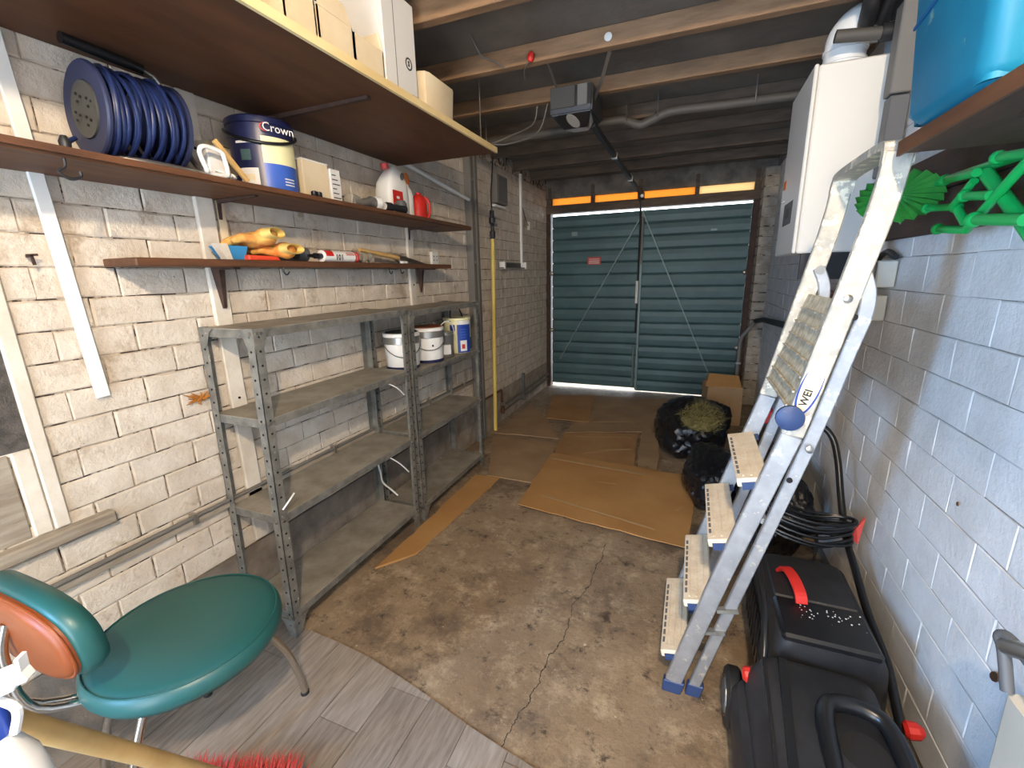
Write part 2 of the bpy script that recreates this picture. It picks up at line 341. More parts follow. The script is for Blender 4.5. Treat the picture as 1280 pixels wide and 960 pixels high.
# ---- brick walls
def brick_mesh(name, L, H, D, seed, mat):
    rnd = random.Random(seed); j = lambda a: rnd.uniform(-a, a); b = min(.004, D*.7)
    rings = []
    for inset, d in ((0, 0), (0, D*.45), (b, D)):
        n = []
        for sy, sz in ((-1,-1),(0,-1),(1,-1),(1,0),(1,1),(0,1),(-1,1),(-1,0)):
            n.append((d + (j(.0012) if d == D else 0), sy*(L/2-inset) + (j(.002) if d else 0), sz*(H/2-inset) + (j(.0022) if d else 0)))
        rings.append(n)
    mb = MB().loft(rings, False); mb.f.append([16+k for k in range(8)])
    me = bpy.data.meshes.new(name); me.from_pydata([tuple(p) for p in mb.v], [], mb.f); me.materials.append(mat)
    me.polygons.foreach_set('use_smooth', [False]*len(me.polygons)); me.validate(); return me
def brick_wall(wall, side, xp, L, H, z0, y0, z_lo, z_hi, skip, mat, near, lab):
    """side +1: faces +x (left wall), -1: faces -x (right wall)."""
    g = .0045 if side > 0 else .003; D = .0065 if side > 0 else .0028; vars_ = [brick_mesh('brick', L-g, H-g, D, 100+i+50*(side < 0), mat) for i in range(8)]
    k0 = math.ceil((z_lo - z0)/H - 1e-6); k1 = math.floor((z_hi - z0)/H + 1e-6); cells = []
    for k in range(k0, k1):
        zc = z0 + (k+.5)*H; off = (L/2 if k % 2 else 0) + random.uniform(-.012, .012)
        n = math.floor((YB - y0)/L) - 1
        while True:
            a = y0 + off + n*L; b = a + L; n += 1
            if a > YD: break
            if b < YB: continue
            segs = [(max(a, YB), min(b, YD))]
            for (sy0, sy1, sz0, sz1) in skip:
                if zc > sz0 and zc < sz1:
                    out = []
                    for s0, s1 in segs:
                        if sy1 <= s0 or sy0 >= s1: out.append((s0, s1)); continue
                        if s0 < sy0: out.append((s0, sy0))
                        if s1 > sy1: out.append((sy1, s1))
                    segs = out
            for s0, s1 in segs:
                if s1 - s0 > .03: cells.append((s0, s1, zc))
    vis = sorted([c for c in cells if c[0] > near], key=lambda c: (c[0]-0)**2 + (c[2]-1.2)**2*.6)[:300]
    vs = set(vis); rest = MB()
    for c in cells:
        s0, s1, zc = c; yc = (s0+s1)/2
        if c in vs:
            ob = bpy.data.objects.new('brick', vars_[random.randrange(8)]); COL.objects.link(ob); ob.parent = wall
            ob.location = Vector((xp, yc, zc)) - wall.location
            ob.rotation_euler = (random.uniform(-.006, .006), random.uniform(-.006, .006), math.pi if side < 0 else 0)
            ob.scale = (random.uniform(.75, 1.15), (s1-s0)/L if s1-s0 < L-.001 else 1, 1)
        else:
            hy = (s1-s0)/2 - g/2; hz = H/2 - g/2; d = D*random.uniform(.75, 1.15)*side; b = .005
            rest.loft([[(xp, yc-hy, zc-hz), (xp, yc+hy, zc-hz), (xp, yc+hy, zc+hz), (xp, yc-hy, zc+hz)], [(xp+d*.6, yc-hy, zc-hz), (xp+d*.6, yc+hy, zc-hz), (xp+d*.6, yc+hy, zc+hz), (xp+d*.6, yc-hy, zc+hz)], [(xp+d, yc-hy+b, zc-hz+b), (xp+d, yc+hy-b, zc-hz+b), (xp+d, yc+hy-b, zc+hz-b), (xp+d, yc-hy+b, zc+hz-b)]], False)
            o = len(rest.v); rest.f.append([o-4, o-3, o-2, o-1])
    r = rest.build('bricks', mat, wall); r['kind'] = 'stuff'
# left wall with the daylight opening near the back
WY0, WY1, WZ0, WZ1 = -1.32, -.78, .92, 1.72
lw = MB()
for lo, hi in (((-1.82, YB-.15, -.05), (XL, WY0, ZC+.02)), ((-1.82, WY1, -.05), (XL, YD+.12, ZC+.02)), ((-1.82, WY0, -.05), (XL, WY1, WZ0)), ((-1.82, WY0, WZ1), (XL, WY1, ZC+.02))): lw.box(lo, hi)
lw = lw.build('wall_left', M['mortarL']); tag(lw, 'white-painted brick wall behind the shelves', kind='structure')
brick_wall(lw, 1, XL, .2, .0875, 1.623, .76, .31, 2.41, [(-9, .595, .715, 2.2), (WY0-.05, WY1+.05, WZ0-.05, WZ1+.05)], M['brickL'], .3, 'L')
pl = box((XL-.001, YB, 0), (XL+.016, 2.85, .312)).build('plinth', M['plinth'], lw)
pl2 = box((XL-.001, 2.85, 0), (XL+.009, YD, .312)).build('plinth', M['brickF'], lw)
rw = box((XR, YB-.15, -.05), (XR+.14, YD+.12, ZC+.02)).build('wall_right', M['mortarR']); tag(rw, 'white-painted block wall behind the ladder', kind='structure')
brick_wall(rw, -1, XR, .26, .1145, 1.43, 1.43, 0, 2.41, [], M['brickR'], 1.0, 'R')
bk = MB().box((XL-.15, YB-.14, -.05), (-.93, YB, ZC+.02)).box((-.17, YB-.14, -.05), (XR+.14, YB, ZC+.02)).box((-.93, YB-.14, 1.98), (-.17, YB, ZC+.02)).build('wall_back', M['brickR']); tag(bk, 'plain painted wall behind the camera', kind='structure')  # gap left open for the added fill light
# chips and a rusty patch on the right wall
for (y, z, ry, rz) in ((1.115, .52, .011, .017), (1.38, .80, .006, .006)):
    MB().lathe([(1, 0), (.9, .0015)], (.6735, y, z), (-1, 0, 0), 9, (ry, rz)).build('chip', M['copper'], rw)
# small window beside the camera in the left wall: frame, dark meshed pane, lower panel, sill
wn = struct('window_1', (-1.66, .2, .7)); tag(wn, 'old white timber window with dark mesh over the pane')
box((-1.69, .557, .715), (-1.652, .593, 2.15)).build('window_stile', M['whitewood'], wn, bevel=.004)
box((-1.685, -.6, .965), (-1.662, .557, 2.15)).build('pane', M['mesh'], wn)
box((-1.685, .515, .715), (-1.655, .555, .962)).build('lower_board', M['whitewood'], wn, bevel=.004)
box((-1.685, .30, .715), (-1.660, .512, .962)).build('lower_board', M['greywood'], wn, bevel=.004)
box((-1.685, -.6, .715), (-1.658, .297, .962)).build('lower_board', M['whitewood'], wn, bevel=.004)
box((-1.685, -.6, .955), (-1.664, .555, .975)).build('rail', M['whitewood'], wn)
box((-1.68, -.6, .672), (-1.628, .69, .712)).build('window_sill', M['greywood'], wn, bevel=.006)
# window_2: where the daylight comes in, behind the camera
w2 = struct('window_2', (-1.7, -1.05, .92)); tag(w2, 'bare window opening with white timber lining behind the camera')
for lo, hi in (((-1.80, WY0, WZ0), (-1.655, WY0+.02, WZ1)), ((-1.80, WY1-.02, WZ0), (-1.655, WY1, WZ1)), ((-1.80, WY0, WZ0), (-1.64, WY1, WZ0+.02)), ((-1.80, WY0, WZ1-.02), (-1.655, WY1, WZ1))):
    box(lo, hi).build('lining', M['whitewood'], w2)
# ---- far end: frame, piers, lintel, amber strips
fr = struct('wall_far', (0, YD, 0)); tag(fr, 'timber door frame and lintel at the far end')
box((XL, YD-.02, 0), (-1.612, YD+.10, 2.10)).build('jamb', M['darkwood'], fr, bevel=.004)
box((.503, YD-.02, 0), (.56, YD+.10, 2.10)).build('jamb', M['darkwood'], fr, bevel=.004)
box((XL, YD-.03, 2.075), (XR, YD+.10, 2.165)).build('door_head', M['joist_dark'], fr, bevel=.004)
box((XL, YD-.01, 2.245), (XR, YD+.10, ZC)).build('head_board', M['plinth'], fr, bevel=.003)
px = [-1.62, -1.12, -.60, -.03, .52]
for i, (a, b) in enumerate(zip(px, px[1:])):
    box((a+.02, YD+.03, 2.16), (b-.02, YD+.036, 2.25)).build('pane', M['amber2'] if i == 3 else M['amber'], fr)  # translucent stand-in for sunlit timber seen above the door
for a in px:
    box((a-.02, YD-.015, 2.165), (a+.02, YD+.06, 2.36)).build('stud', M['joist_dark'], fr, bevel=.003)
box((XL, YD-.01, 2.165), (-1.60, YD+.1, 2.245)).build('stud', M['joist_dark'], fr)
box((.52, YD-.01, 2.165), (XR, YD+.1, 2.245)).build('stud', M['joist_dark'], fr)
# right brick pier
pier = box((.565, YD-.20, 0), (XR, YD+.1, 2.33)).build('pier_core', M['mortarL'], fr)
k = 0
while k*.09 < 2.3:
    z = k*.09; g = .005
    box((.557, YD-.212, z+g), (XR, YD-.1, min(z+.09, 2.33)-g)).build('brick', M['brickF'], fr, bevel=.006)
    box((.557, YD-.098, z+g), (XR, YD+.0, min(z+.09, 2.33)-g)).build('brick', M['brickF'], fr, bevel=.006)
    k += 1
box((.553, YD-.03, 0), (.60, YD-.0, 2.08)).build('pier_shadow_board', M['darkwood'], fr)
# ---- garage door
gd = struct('door_1', (-.55, YD, 0)); tag(gd, 'teal ribbed metal garage door with diagonal braces')
nsl = 15; ztop = 2.052
for (x0, x1, zb) in ((-1.596, -.562, .040), (-.556, .5005, .010)):
    h = (ztop - zb)/nsl
    for i in range(nsl):
        z = zb + i*h; g = .002; yf = YD+.018
        prof = [(yf+.03, z+g), (yf+.010, z+g), (yf+.0, z+.016), (yf-.004, z+h*.55), (yf+.002, z+h-.012), (yf+.012, z+h-g), (yf+.03, z+h-g)]
        MB().prism([(x0, a, b) for a, b in prof], (x1-x0, 0, 0)).build('slat', M['teal'], gd)
for x0, x1, zb in ((-1.594, -.55, .042), (-.57, .498, .012)): box((x0, YD+.044, zb), (x1, YD+.05, ztop-.002)).build('door_skin', M['teal'], gd)
for a, b in (((-.57, 2.0), (-1.49, .36)), ((-.55, 2.0), (.24, .24))):
    MB().bar((a[0], YD-.005, a[1]), (b[0], YD-.005, b[1]), .012, .036, (0, 1, 0)).build('brace', M['tealbar'], gd)
box((-.572, YD-.012, .03), (-.546, YD+.012, 2.05)).build('centre_post', M['tealbar'], gd, bevel=.003)
MB().tube([(-.585, YD-.03, .72), (-.585, YD-.03, 2.08)], .009, 8).build('lock_rod', M['black'], gd)
MB().tube([(-.59, YD-.03, 1.05), (-.59, YD-.03, 1.30)], .016, 8).build('lock_sleeve', M['white'], gd, smooth=40)
MB().tube([(-.565, YD-.03, 1.48), (-.56, YD-.03, 1.98)], .012, 8).build('lock_sleeve', M['steel'], gd, smooth=40)
MB().tube([(-.60, YD-.02, .08), (-.60, YD-.02, .55)], .012, 8).build('lock_rod', M['tealbar'], gd)
sg = box((-1.165, YD+.002, 1.49), (-1.015, YD+.012, 1.575)).build('notice', M['signred'], gd)
for zz in (1.553, 1.535, 1.52, 1.505): box((-1.15, YD+.0008, zz-.003), (-1.03, YD+.002, zz+.002)).build('small_print', M['text_white'], sg)
box((-1.36, YD+.004, 1.82), (-1.29, YD+.012, 1.865)).build('label_plate', M['tealbar'], gd)
box((.13, YD+.004, 1.80), (.19, YD+.012, 1.82)).build('label_plate', M['tealbar'], gd)
for (x, z) in ((-1.597, 1.40), (-1.597, .72), (.485, 1.37), (.485, .58)):
    MB().lathe([(.02, 0), (.026, .01), (.026, .03), (.012, .04)], (x, YD+.01, z), (0, -1, 0), 12).build('roller', M['steel'], gd, smooth=40)
# grey steel goods post and thin conduit against the left wall
ps = thing('channel_post', 'grey steel channel upright fixed to the wall beside the yellow pipe', 'post', (-1.63, 3.26, 0))
for dy in (0, .075): box((-1.66, 3.20+dy, 0), (-1.60, 3.245+dy, 2.36)).build('channel', M['greypipe'], ps, bevel=.004)
box((-1.66, 3.245, 0), (-1.635, 3.275, 2.36)).build('web', M['greybox'], ps)
for z in (.3, .9, 1.5, 2.1): MB().lathe([(.012, 0), (.012, .008)], (-1.60, 3.222, z), (1, 0, 0), 8).build('bolt', M['steel'], ps)
# lamp that lights the room
lp = thing('ceiling_lamp', 'bare glowing bulb in a white holder under the roof behind the camera', 'lamp', (LAMP_POS[0], LAMP_POS[1], LAMP_POS[2]))
MB().lathe([(.05, ZC-LAMP_POS[2]-.001), (.05, ZC-LAMP_POS[2]-.02), (.02, ZC-LAMP_POS[2]-.03), (.02, .045)], LAMP_POS, n=16).build('holder', M['white'], lp, smooth=40)
em = bpy.data.materials.new('bulb_glow'); em.use_nodes = True; b = em.node_tree.nodes['Principled BSDF']
b.inputs['Emission Color'].default_value = (*LAMP_COL, 1); b.inputs['Emission Strength'].default_value = LAMP_STRENGTH
MB().ell(LAMP_POS, (.045, .045, .05), 12, 8).build('bulb', em, lp, smooth=60)
# ================================================================ LEFT SIDE
# ---- top plywood shelf
ts = thing('plywood_shelf', 'deep brown plywood shelf with pale front edge, highest on the brick wall', 'shelf', (-1.34, .9, 2.03))
box((-1.655, -1.4, 2.03), (-1.030, 2.365, 2.050)).build('board', M['ply'], ts)
box((-1.030, -1.4, 2.030), (-1.018, 2.370, 2.056)).build('edge_strip', M['pine'], ts)
box((-1.655, -1.4, 2.050), (-1.030, 2.365, 2.055)).build('top_face', M['pine'], ts)
for y in (.45, 1.45): MB().prism([(-1.655, y, 2.029), (-1.12, y, 2.029), (-1.12, y, 2.018), (-1.60, y, 2.012), (-1.62, y, 1.88), (-1.655, y, 1.88)], (0, .02, 0)).build('bracket', M['darkwood'], ts)
MB().tube([(-1.615, 2.36, 2.045), (-1.615, 3.185, 1.955)], .014, 10).build('stay_rod', M['white'], ts, smooth=50)
# ---- middle shelf
msh = thing('wooden_shelf', 'long thin brown shelf holding the cable reel and paint tub', 'shelf', (-1.52, 1.0, 1.69))
box((-1.655, -.8, 1.690), (-1.388, 2.76, 1.714)).build('board', M['shelfwood'], msh, bevel=.003)
box((-1.388, -.8, 1.696), (-1.378, 2.62, 1.712)).build('edge_strip', M['shelfwood'], msh)
for y in (1.2, 2.40): MB().prism([(-1.638, y, 1.689), (-1.44, y, 1.689), (-1.44, y, 1.684), (-1.632, y, 1.676), (-1.638, y, 1.62)], (0, .014, 0)).build('bracket', M['darkwood'], msh)
hk = MB().tube(smoothpath([(-1.40, .665, 1.70), (-1.40, .665, 1.672), (-1.40, .650, 1.658), (-1.40, .668, 1.645), (-1.40, .690, 1.652), (-1.40, .692, 1.665)], 4), .0035, 6).build('cup_hook', M['black'], msh)
tag(MB().lathe([(.011, 0), (.012, .012), (.006, .026)], (-1.40, .675, 1.7145), n=10).build('screw_head', M['black'], smooth=40), 'small black hook screw head standing on the shelf edge beside the reel', 'stopper')  # screw head of the cup hook, kept as its own object
# ---- lower shelf
lsh = thing('wooden_shelf', 'short reddish brown shelf holding work gloves and a sealant tube', 'shelf', (-1.57, 1.7, 1.45))
box((-1.655, .82, 1.448), (-1.492, 2.65, 1.472)).build('board', M['shelfwood'], lsh, bevel=.003)
for y in (1.15, 2.48):
    MB().loft([[(-1.638, y-.016, 1.447), (-1.638, y+.016, 1.447), (-1.60, y+.012, 1.447), (-1.60, y-.012, 1.447)], [(-1.638, y+.004, 1.30), (-1.638, y+.018, 1.30), (-1.63, y+.016, 1.30), (-1.63, y+.006, 1.30)]]).build('bracket', M['darkwood'], lsh)
    box((-1.638, y-.012, 1.440), (-1.52, y+.012, 1.4475)).build('bracket_arm', M['darkwood'], lsh)
for y, s in ((1.33, .02), (2.0, .02), (2.10, .03)):
    MB().tube(smoothpath([(-1.50, y, 1.45), (-1.50, y, 1.43), (-1.50, y+.012, 1.418), (-1.50, y+.026, 1.43)], 4), .003, 6).build('cup_hook', M['black'], lsh)
# ---- white batten leaning flat on the wall and painted uprights
bt = MB().bar((-1.648, .700, 2.02), (-1.648, .738, 1.065), .012, .034, (0, 1, 0)).build('wall_batten', M['white'], bevel=.002)
tag(bt, 'slim white plastic batten running down the brick beside the window', 'batten')
for (y0, y1, z0, z1, lab) in ((1.125, 1.19, .33, 2.028, 'white-painted timber upright on the brick wall behind the first shelf bracket'), (2.39, 2.45, 1.18, 2.0, 'white-painted timber upright on the brick wall near the wall socket')):
    u = thing('wall_upright', lab, 'timber upright', (-1.65, (y0+y1)/2, z0))
    box((-1.658, y0, z0), (-1.640, y1, z1)).build('board', M['whitewood'], u, bevel=.003)
    for z in (.5, .95, 1.35, 1.85):
        if z > z0: MB().lathe([(.005, 0), (.005, .003)], (-1.640, (y0+y1)/2, z), (1, 0, 0), 8).build('nail', M['hole'], u)
u = box((-1.656, 1.205, 1.50), (-1.646, 1.235, 1.69)).build('timber_offcut', M['cream'], bevel=.002); tag(u, 'short raw timber offcut fixed to the wall behind the gloves', 'timber')
nl = MB().bar((-1.655, .655, 1.475), (-1.63, .655, 1.475), .006, .006); nl.bar((-1.632, .645, 1.477), (-1.632, .668, 1.479), .006, .006); nl.bar((-1.632, .655, 1.478), (-1.632, .657, 1.452), .006, .006)
tag(nl.build('wall_hook', M['darkwood']), 'small rusty T-shaped hook in the brick beside the white batten', 'hook')
# orange expanding foam by the rack
fm = MB()
for i in range(26): q_ = Vector((-1.652, 1.02+random.uniform(-.012, .012), .985+random.uniform(-.006, .006))); fm.tube([q_, q_ + Vector((random.uniform(.0, .018), random.uniform(-.055, .04), random.uniform(-.02, .03)))], [.006, .0012], 5)
tag(fm.build('foam_blob', pm('rusty_foam', srgb(176, 112, 40), .8)), 'ragged orange lump of foam stuck on the brick beside the rack', 'foam')
# ---- pipes along the left wall
pp = thing('wall_pipe', 'brown timber batten with a thin pipe running low along the brick wall', 'pipe', (-1.65, 1.9, .53))
box((-1.658, .40, .530), (-1.640, 3.19, .552)).build('batten', M['greywood'], pp, bevel=.002)
MB().tube([(-1.640, .40, .562), (-1.640, 3.19, .562)], .008, 8).build('pipe', M['greypipe'], pp, smooth=50)
for y in (.9, 1.6, 2.5, 3.0): box((-1.658, y, .535), (-1.628, y+.015, .575)).build('clip', M['steel'], pp)
fp = thing('wall_pipe', 'grey pipe low on the far brick wall between the copper pipe and garage door', 'pipe', (-1.65, 4.5, .08))
for z, r in ((.16, .012), (.10, .010)): MB().tube([(-1.645, 3.80, z), (-1.645, 5.26, z)], r, 8).build('pipe', M['greypipe'], fp, smooth=50)
box((-1.658, 4.35, .06), (-1.63, 4.39, .36)).build('junction', M['greybox'], fp, bevel=.003)
cp = thing('copper_pipe', 'dull copper pipe stub bent down beside the yellow pipe', 'pipe', (-1.63, 3.77, 0))
MB().tube([(-1.644, 3.36, .33), (-1.644, 3.76, .325), (-1.644, 3.77, .315), (-1.644, 3.772, .10)], .011, 8).build('pipe', M['copper'], cp, smooth=50)
box((-1.658, 3.755, .17), (-1.618, 3.79, .20)).build('clip', M['steel'], cp); MB().lathe([(.02, 0), (.02, .06)], (-1.638, 3.772, .09), n=10).build('joint', M['copper'], cp)
yp = thing('gas_pipe', 'yellow gas pipe rising up the wall to a black valve', 'pipe', (-1.632, 3.57, 0))
MB().tube([(-1.612, 3.53, 0), (-1.612, 3.60, 1.70)], .017, 10).build('pipe', M['yellowpipe'], yp, smooth=50)
MB().lathe([(.016, 0), (.024, .02), (.024, .06), (.015, .07), (.015, .12), (.028, .13), (.028, .17), (.018, .18), (.018, .23)], (-1.612, 3.60, 1.695), n=12).build('valve', M['black'], yp, smooth=40)
box((-1.59, 3.55, 1.80), (-1.575, 3.62, 1.82)).build('lever', M['blackg'], yp)
MB().tube(smoothpath([(-1.612, 3.60, 1.92), (-1.62, 3.61, 2.05), (-1.62, 3.64, 2.2), (-1.62, 3.67, 2.35)], 5), .006, 6).build('hose', M['black'], yp)
mb_ = box((-1.658, 3.70, 2.00), (-1.60, 3.93, 2.23)); g_ = thing('meter_box', 'flat grey box on the wall above the black gas valve', 'meter box', (-1.63, 3.81, 2.0))
mb_.build('case', M['greypipe'], g_, bevel=.005); box((-1.60, 3.72, 2.02), (-1.594, 3.91, 2.21)).build('cover', M['greybox'], g_, bevel=.004)
box((-1.658, 3.70, 1.975), (-1.62, 3.93, 1.99)).build('lip', M['white'], g_)
tr = thing('cable_trunking', 'white cable trunking dropping down the far wall to a short tray', 'trunking', (-1.65, 4.2, 1.46))
box((-1.650, 4.35, 1.47), (-1.627, 4.385, 2.35)).build('trunk', M['white'], tr, bevel=.003)
box((-1.650, 3.80, 1.455), (-1.60, 4.36, 1.465)).build('tray', M['steel'], tr); box((-1.650, 3.80, 1.455), (-1.644, 4.36, 1.51)).build('tray_back', M['greybox'], tr)
for y in (3.80, 4.36): box((-1.650, y, 1.45), (-1.59, y+.03, 1.515)).build('end_box', M['white'], tr, bevel=.003)
sw = thing('small_switch', 'small pale switch with a loose wire between trunking and garage door', 'switch', (-1.65, 4.62, 1.85))
box((-1.658, 4.60, 1.85), (-1.63, 4.66, 1.93)).build('plate', M['beige'], sw, bevel=.003); MB().tube(smoothpath([(-1.65, 4.40, 2.1), (-1.64, 4.47, 1.98), (-1.64, 4.56, 1.9), (-1.645, 4.61, 1.9)], 5), .004, 6).build('wire', M['black'], sw)
so = thing('wall_socket', 'white double socket plate on the brick above the lower shelf', 'socket', (-1.655, 2.69, 1.48))
box((-1.658, 2.655, 1.478), (-1.636, 2.73, 1.56)).build('plate', M['white'], so, bevel=.004)
for y in (2.675, 2.71):
    for z in (1.505, 1.53): box((-1.637, y-.004, z-.004), (-1.635, y+.004, z+.004)).build('slot', M['hole'], so)

# ---- galvanised racks
def rack(name, label, y0, y1, zs, lean, H):
    x0, x1 = -1.650, -1.375; t = thing(name, label, 'shelving unit', ((x0+x1)/2, (y0+y1)/2, 0), 'grey metal shelving units along the brick wall')
    sh = lambda p: Vector((p[0], p[1] + lean*p[2], p[2]))
    def part(nm, mb, mat, par=t, **k):
        mb.v = [sh(p) for p in mb.v]; return mb.build(nm, mat, par, **k)
    for (x, sx) in ((x0, 1), (x1, -1)):
        for (y, sy) in ((y0, 1), (y1, -1)):
            mb = MB(); wd = .036; th = .003
            mb.box((min(x, x+sx*wd), min(y, y+sy*th), 0), (max(x, x+sx*wd), max(y, y+sy*th), H))
            mb.box((min(x, x+sx*th), min(y, y+sy*wd), 0), (max(x, x+sx*th), max(y, y+sy*wd), H))
            p = part('post', mb, M['galv'])
            hb = MB(); z = .06
            while z < H-.02:
                yc = y+sy*wd*.55; xc = x+sx*wd*.55
                if sx < 0: hb.lathe([(.0045, 0), (.0045, .0015)], (x, yc, z), (1, 0, 0), 6)
                if sy > 0: hb.lathe([(.0045, 0), (.0045, .0015)], (xc, y, z), (0, -1, 0), 6)
                z += .05
            if hb.v: h = part('holes', hb, M['hole'], p); h['kind'] = 'stuff'
    for i, z in enumerate(zs):
        s = MB(); yy0, yy1 = y0+.004, y1-.004; xa, xb = x0+.004, x1-.004; lip = .032
        s.box((xa, yy0, z-.003), (xb, yy1, z))
        pl_ = part('shelf_plate', s, M['galvtop'])
        e = MB(); e.box((xb-.003, yy0, z-lip), (xb, yy1, z-.003)); part('shelf_lip', e, M['galv'], pl_)
        e = MB(); e.box((xa, yy0, z-lip), (xa+.003, yy1, z-.003)); part('shelf_lip', e, M['galv'], pl_)
        for yv in (yy0, yy1-.003):
            e = MB(); e.box((xa, yv, z-lip), (xb, yv+.003, z-.003)); part('shelf_lip', e, M['galv'], pl_)
        b_ = MB()
        for yv in (y0+.012, y0+.028):
            b_.lathe([(.006, 0), (.006, .003)], (x1+.001, yv, z-.016), (1, 0, 0), 8)
        for yv in (y1-.012, y1-.028): b_.lathe([(.006, 0), (.006, .003)], (x1+.001, yv, z-.016), (1, 0, 0), 8)
        for q, (yv) in enumerate((y0+.015, y1-.015)): b_.lathe([(.006, 0), (.006, .003)], (x1-.015 if q == 0 else x1-.012, y0-.001 if q == 0 else y0-.001, z-.016), (0, -1, 0), 8)
        part('bolts', b_, M['steel'], pl_)['kind'] = 'stuff'
    gs = .062
    for (zg, sz, mat) in ((H-.003, -1, 'galv'), (zs[-1]-.03, -1, 'galv')):
        for (y, sy) in ((y0, 1), (y1, -1)):
            for x, sx in ((x1, -1), (x0, 1)):
                part('gusset', MB().prism([(x, y, zg), (x, y+sy*gs*1.25, zg), (x, y+sy*gs*.9, zg-gs*.25), (x, y+sy*.036, zg-gs), (x, y, zg-gs*1.35)], (sx*-.0015, 0, 0)), M[mat])
                part('gusset', MB().prism([(x, y, zg), (x+sx*gs*1.25, y, zg), (x+sx*gs*.9, y, zg-gs*.25), (x+sx*.036, y, zg-gs), (x, y, zg-gs*1.35)], (0, sy*-.0015, 0)), M[mat])
    return t
rack('metal_rack', 'grey metal shelving unit with all its shelves empty, beside the teal chair', 1.03, 1.915, (1.238, .915, .535, .115), .022, 1.24)
rack('metal_rack', 'grey metal shelving unit with paint tins on its second shelf', 1.965, 2.79, (1.225, .895, .535, .10), 0, 1.23)
# white cable ties hanging from the first rack
for i, (a, b) in enumerate((((-1.39, 1.77, .878), (-1.37, 1.86, .80)), ((-1.39, 1.72, .50), (-1.36, 1.83, .375)), ((-1.373, 1.06, .56), (-1.373, 1.12, .60)))):
    tag(MB().tube(smoothpath([a, tuple((Vector(a)+Vector(b))/2 + Vector((.006, 0, .006))), b], 4), .0035, 6).build('cable_tie', M['white'], smooth=60), ('white cable tie dangling from the second shelf of the empty rack', 'white cable tie dangling from the third shelf of the empty rack', 'white cable tie curled at the corner post of the empty rack')[i], 'cable tie')
tag(MB().tube(smoothpath([(-1.63, 1.90, .38), (-1.62, 1.91, .30), (-1.60, 1.90, .24), (-1.58, 1.94, .18), (-1.55, 1.96, .135)], 5), .005, 6).build('loose_wire', M['white'], smooth=60), 'loose white wire hanging behind the bottom shelf of the racks', 'wire')

# ---- things on the middle shelf
ZM = 1.714
rl = thing('cable_reel', 'blue cable reel on a bent steel stand with a black grip', 'cable reel', (-1.52, .90, ZM))
cx, cz, R = -1.515, 1.848, .118
ax = Vector((.10, 1, 0)).normalized()
c0 = Vector((cx-.010, .80, cz))
d1 = MB().lathe([(R*.55, .004), (R*.6, -.002), (R-.004, -.004), (R, 0), (R, .006), (R-.004, .010), (R*.5, .010)], c0, ax, 36).build('disc', M['navydisc'], rl, smooth=40)
MB().lathe([(R*.50, -.004), (R*.58, -.006), (R*.58, .004)], c0, ax, 28).build('hub_plate', M['olive'], rl, smooth=40)
hb = MB()
for i in range(4):
    a_ = i*math.pi/2+.4; q = c0 + Vector((math.cos(a_)*.032, -.007, math.sin(a_)*.032))
    for k in range(3): hb.lathe([(.004, 0), (.004, .002)], q + Vector((math.cos(k*2.1)*.011, 0, math.sin(k*2.1)*.011)), (0, -1, 0), 6)
hb.build('socket_holes', M['hole'], rl)['kind'] = 'stuff'
MB().lathe([(R*.5, 0), (R*.5, .19)], c0 + ax*.01, ax, 20).build('drum', M['navydisc'], rl, smooth=40)
MB().lathe([(R*.5, .19), (R*.97, .19), (R*.97, .20), (R*.5, .20)], c0, ax, 36).build('disc', M['navydisc'], rl, smooth=40)
for k in range(19):
    rr = R*(.90 + .05*math.sin(k*1.9)); tx = random.uniform(-.06, .06)
    pth = []
    bb = Vector((0, 0, 1)); aa = bb.cross(ax)
    cc = c0 + ax*(.020 + .0088*k)
    for i in range(28):
        t = 2*math.pi*i/28
        pth.append(cc + (aa*math.cos(t) + bb*math.sin(t))*(rr + .003*math.sin(3*t+k)) + ax*(tx*.18*math.sin(t+k)))
    MB().tube(pth, .0052, 6, closed=True).build('cable_turn', M['navy'], rl, smooth=60)
for s_ in (-1, 1):
    pth = [c0 + ax*(.19*t) + Vector((math.cos(2.4+s_*t*1.5)*R*.97, 0, math.sin(.3+s_*t*1.4)*R*.9)) for t in [i/10 for i in range(11)]]
fx = -1.42
stand = smoothpath([(-1.62, .80, ZM+.012), (-1.46, .80, ZM+.008), (-1.425, .83, ZM+.008), (-1.415, .90, ZM+.008), (-1.42, .995, ZM+.008), (-1.45, 1.035, ZM+.015), (-1.49, 1.035, ZM+.06), (-1.515, 1.022, ZM+.14), (-1.52, 1.01, ZM+.20), (-1.52, .995, ZM+.262), (-1.52, .95, ZM+.282), (-1.52, .80, ZM+.290)], 5)
MB().tube(stand, .0075, 10).build('stand', M['steel'], rl, smooth=60)
MB().tube([(-1.52, .775, ZM+.290), (-1.52, .955, ZM+.283)], .014, 12).build('grip', M['blackg'], rl, smooth=50)
MB().tube(smoothpath([c0 + Vector((-.07, -.005, -.06)), c0 + Vector((-.06, -.03, -.08)), c0 + Vector((-.03, -.05, -.11)), (-1.53, .755, ZM+.006)], 5), .006, 8).build('tail_cable', M['navy'], rl, smooth=60)
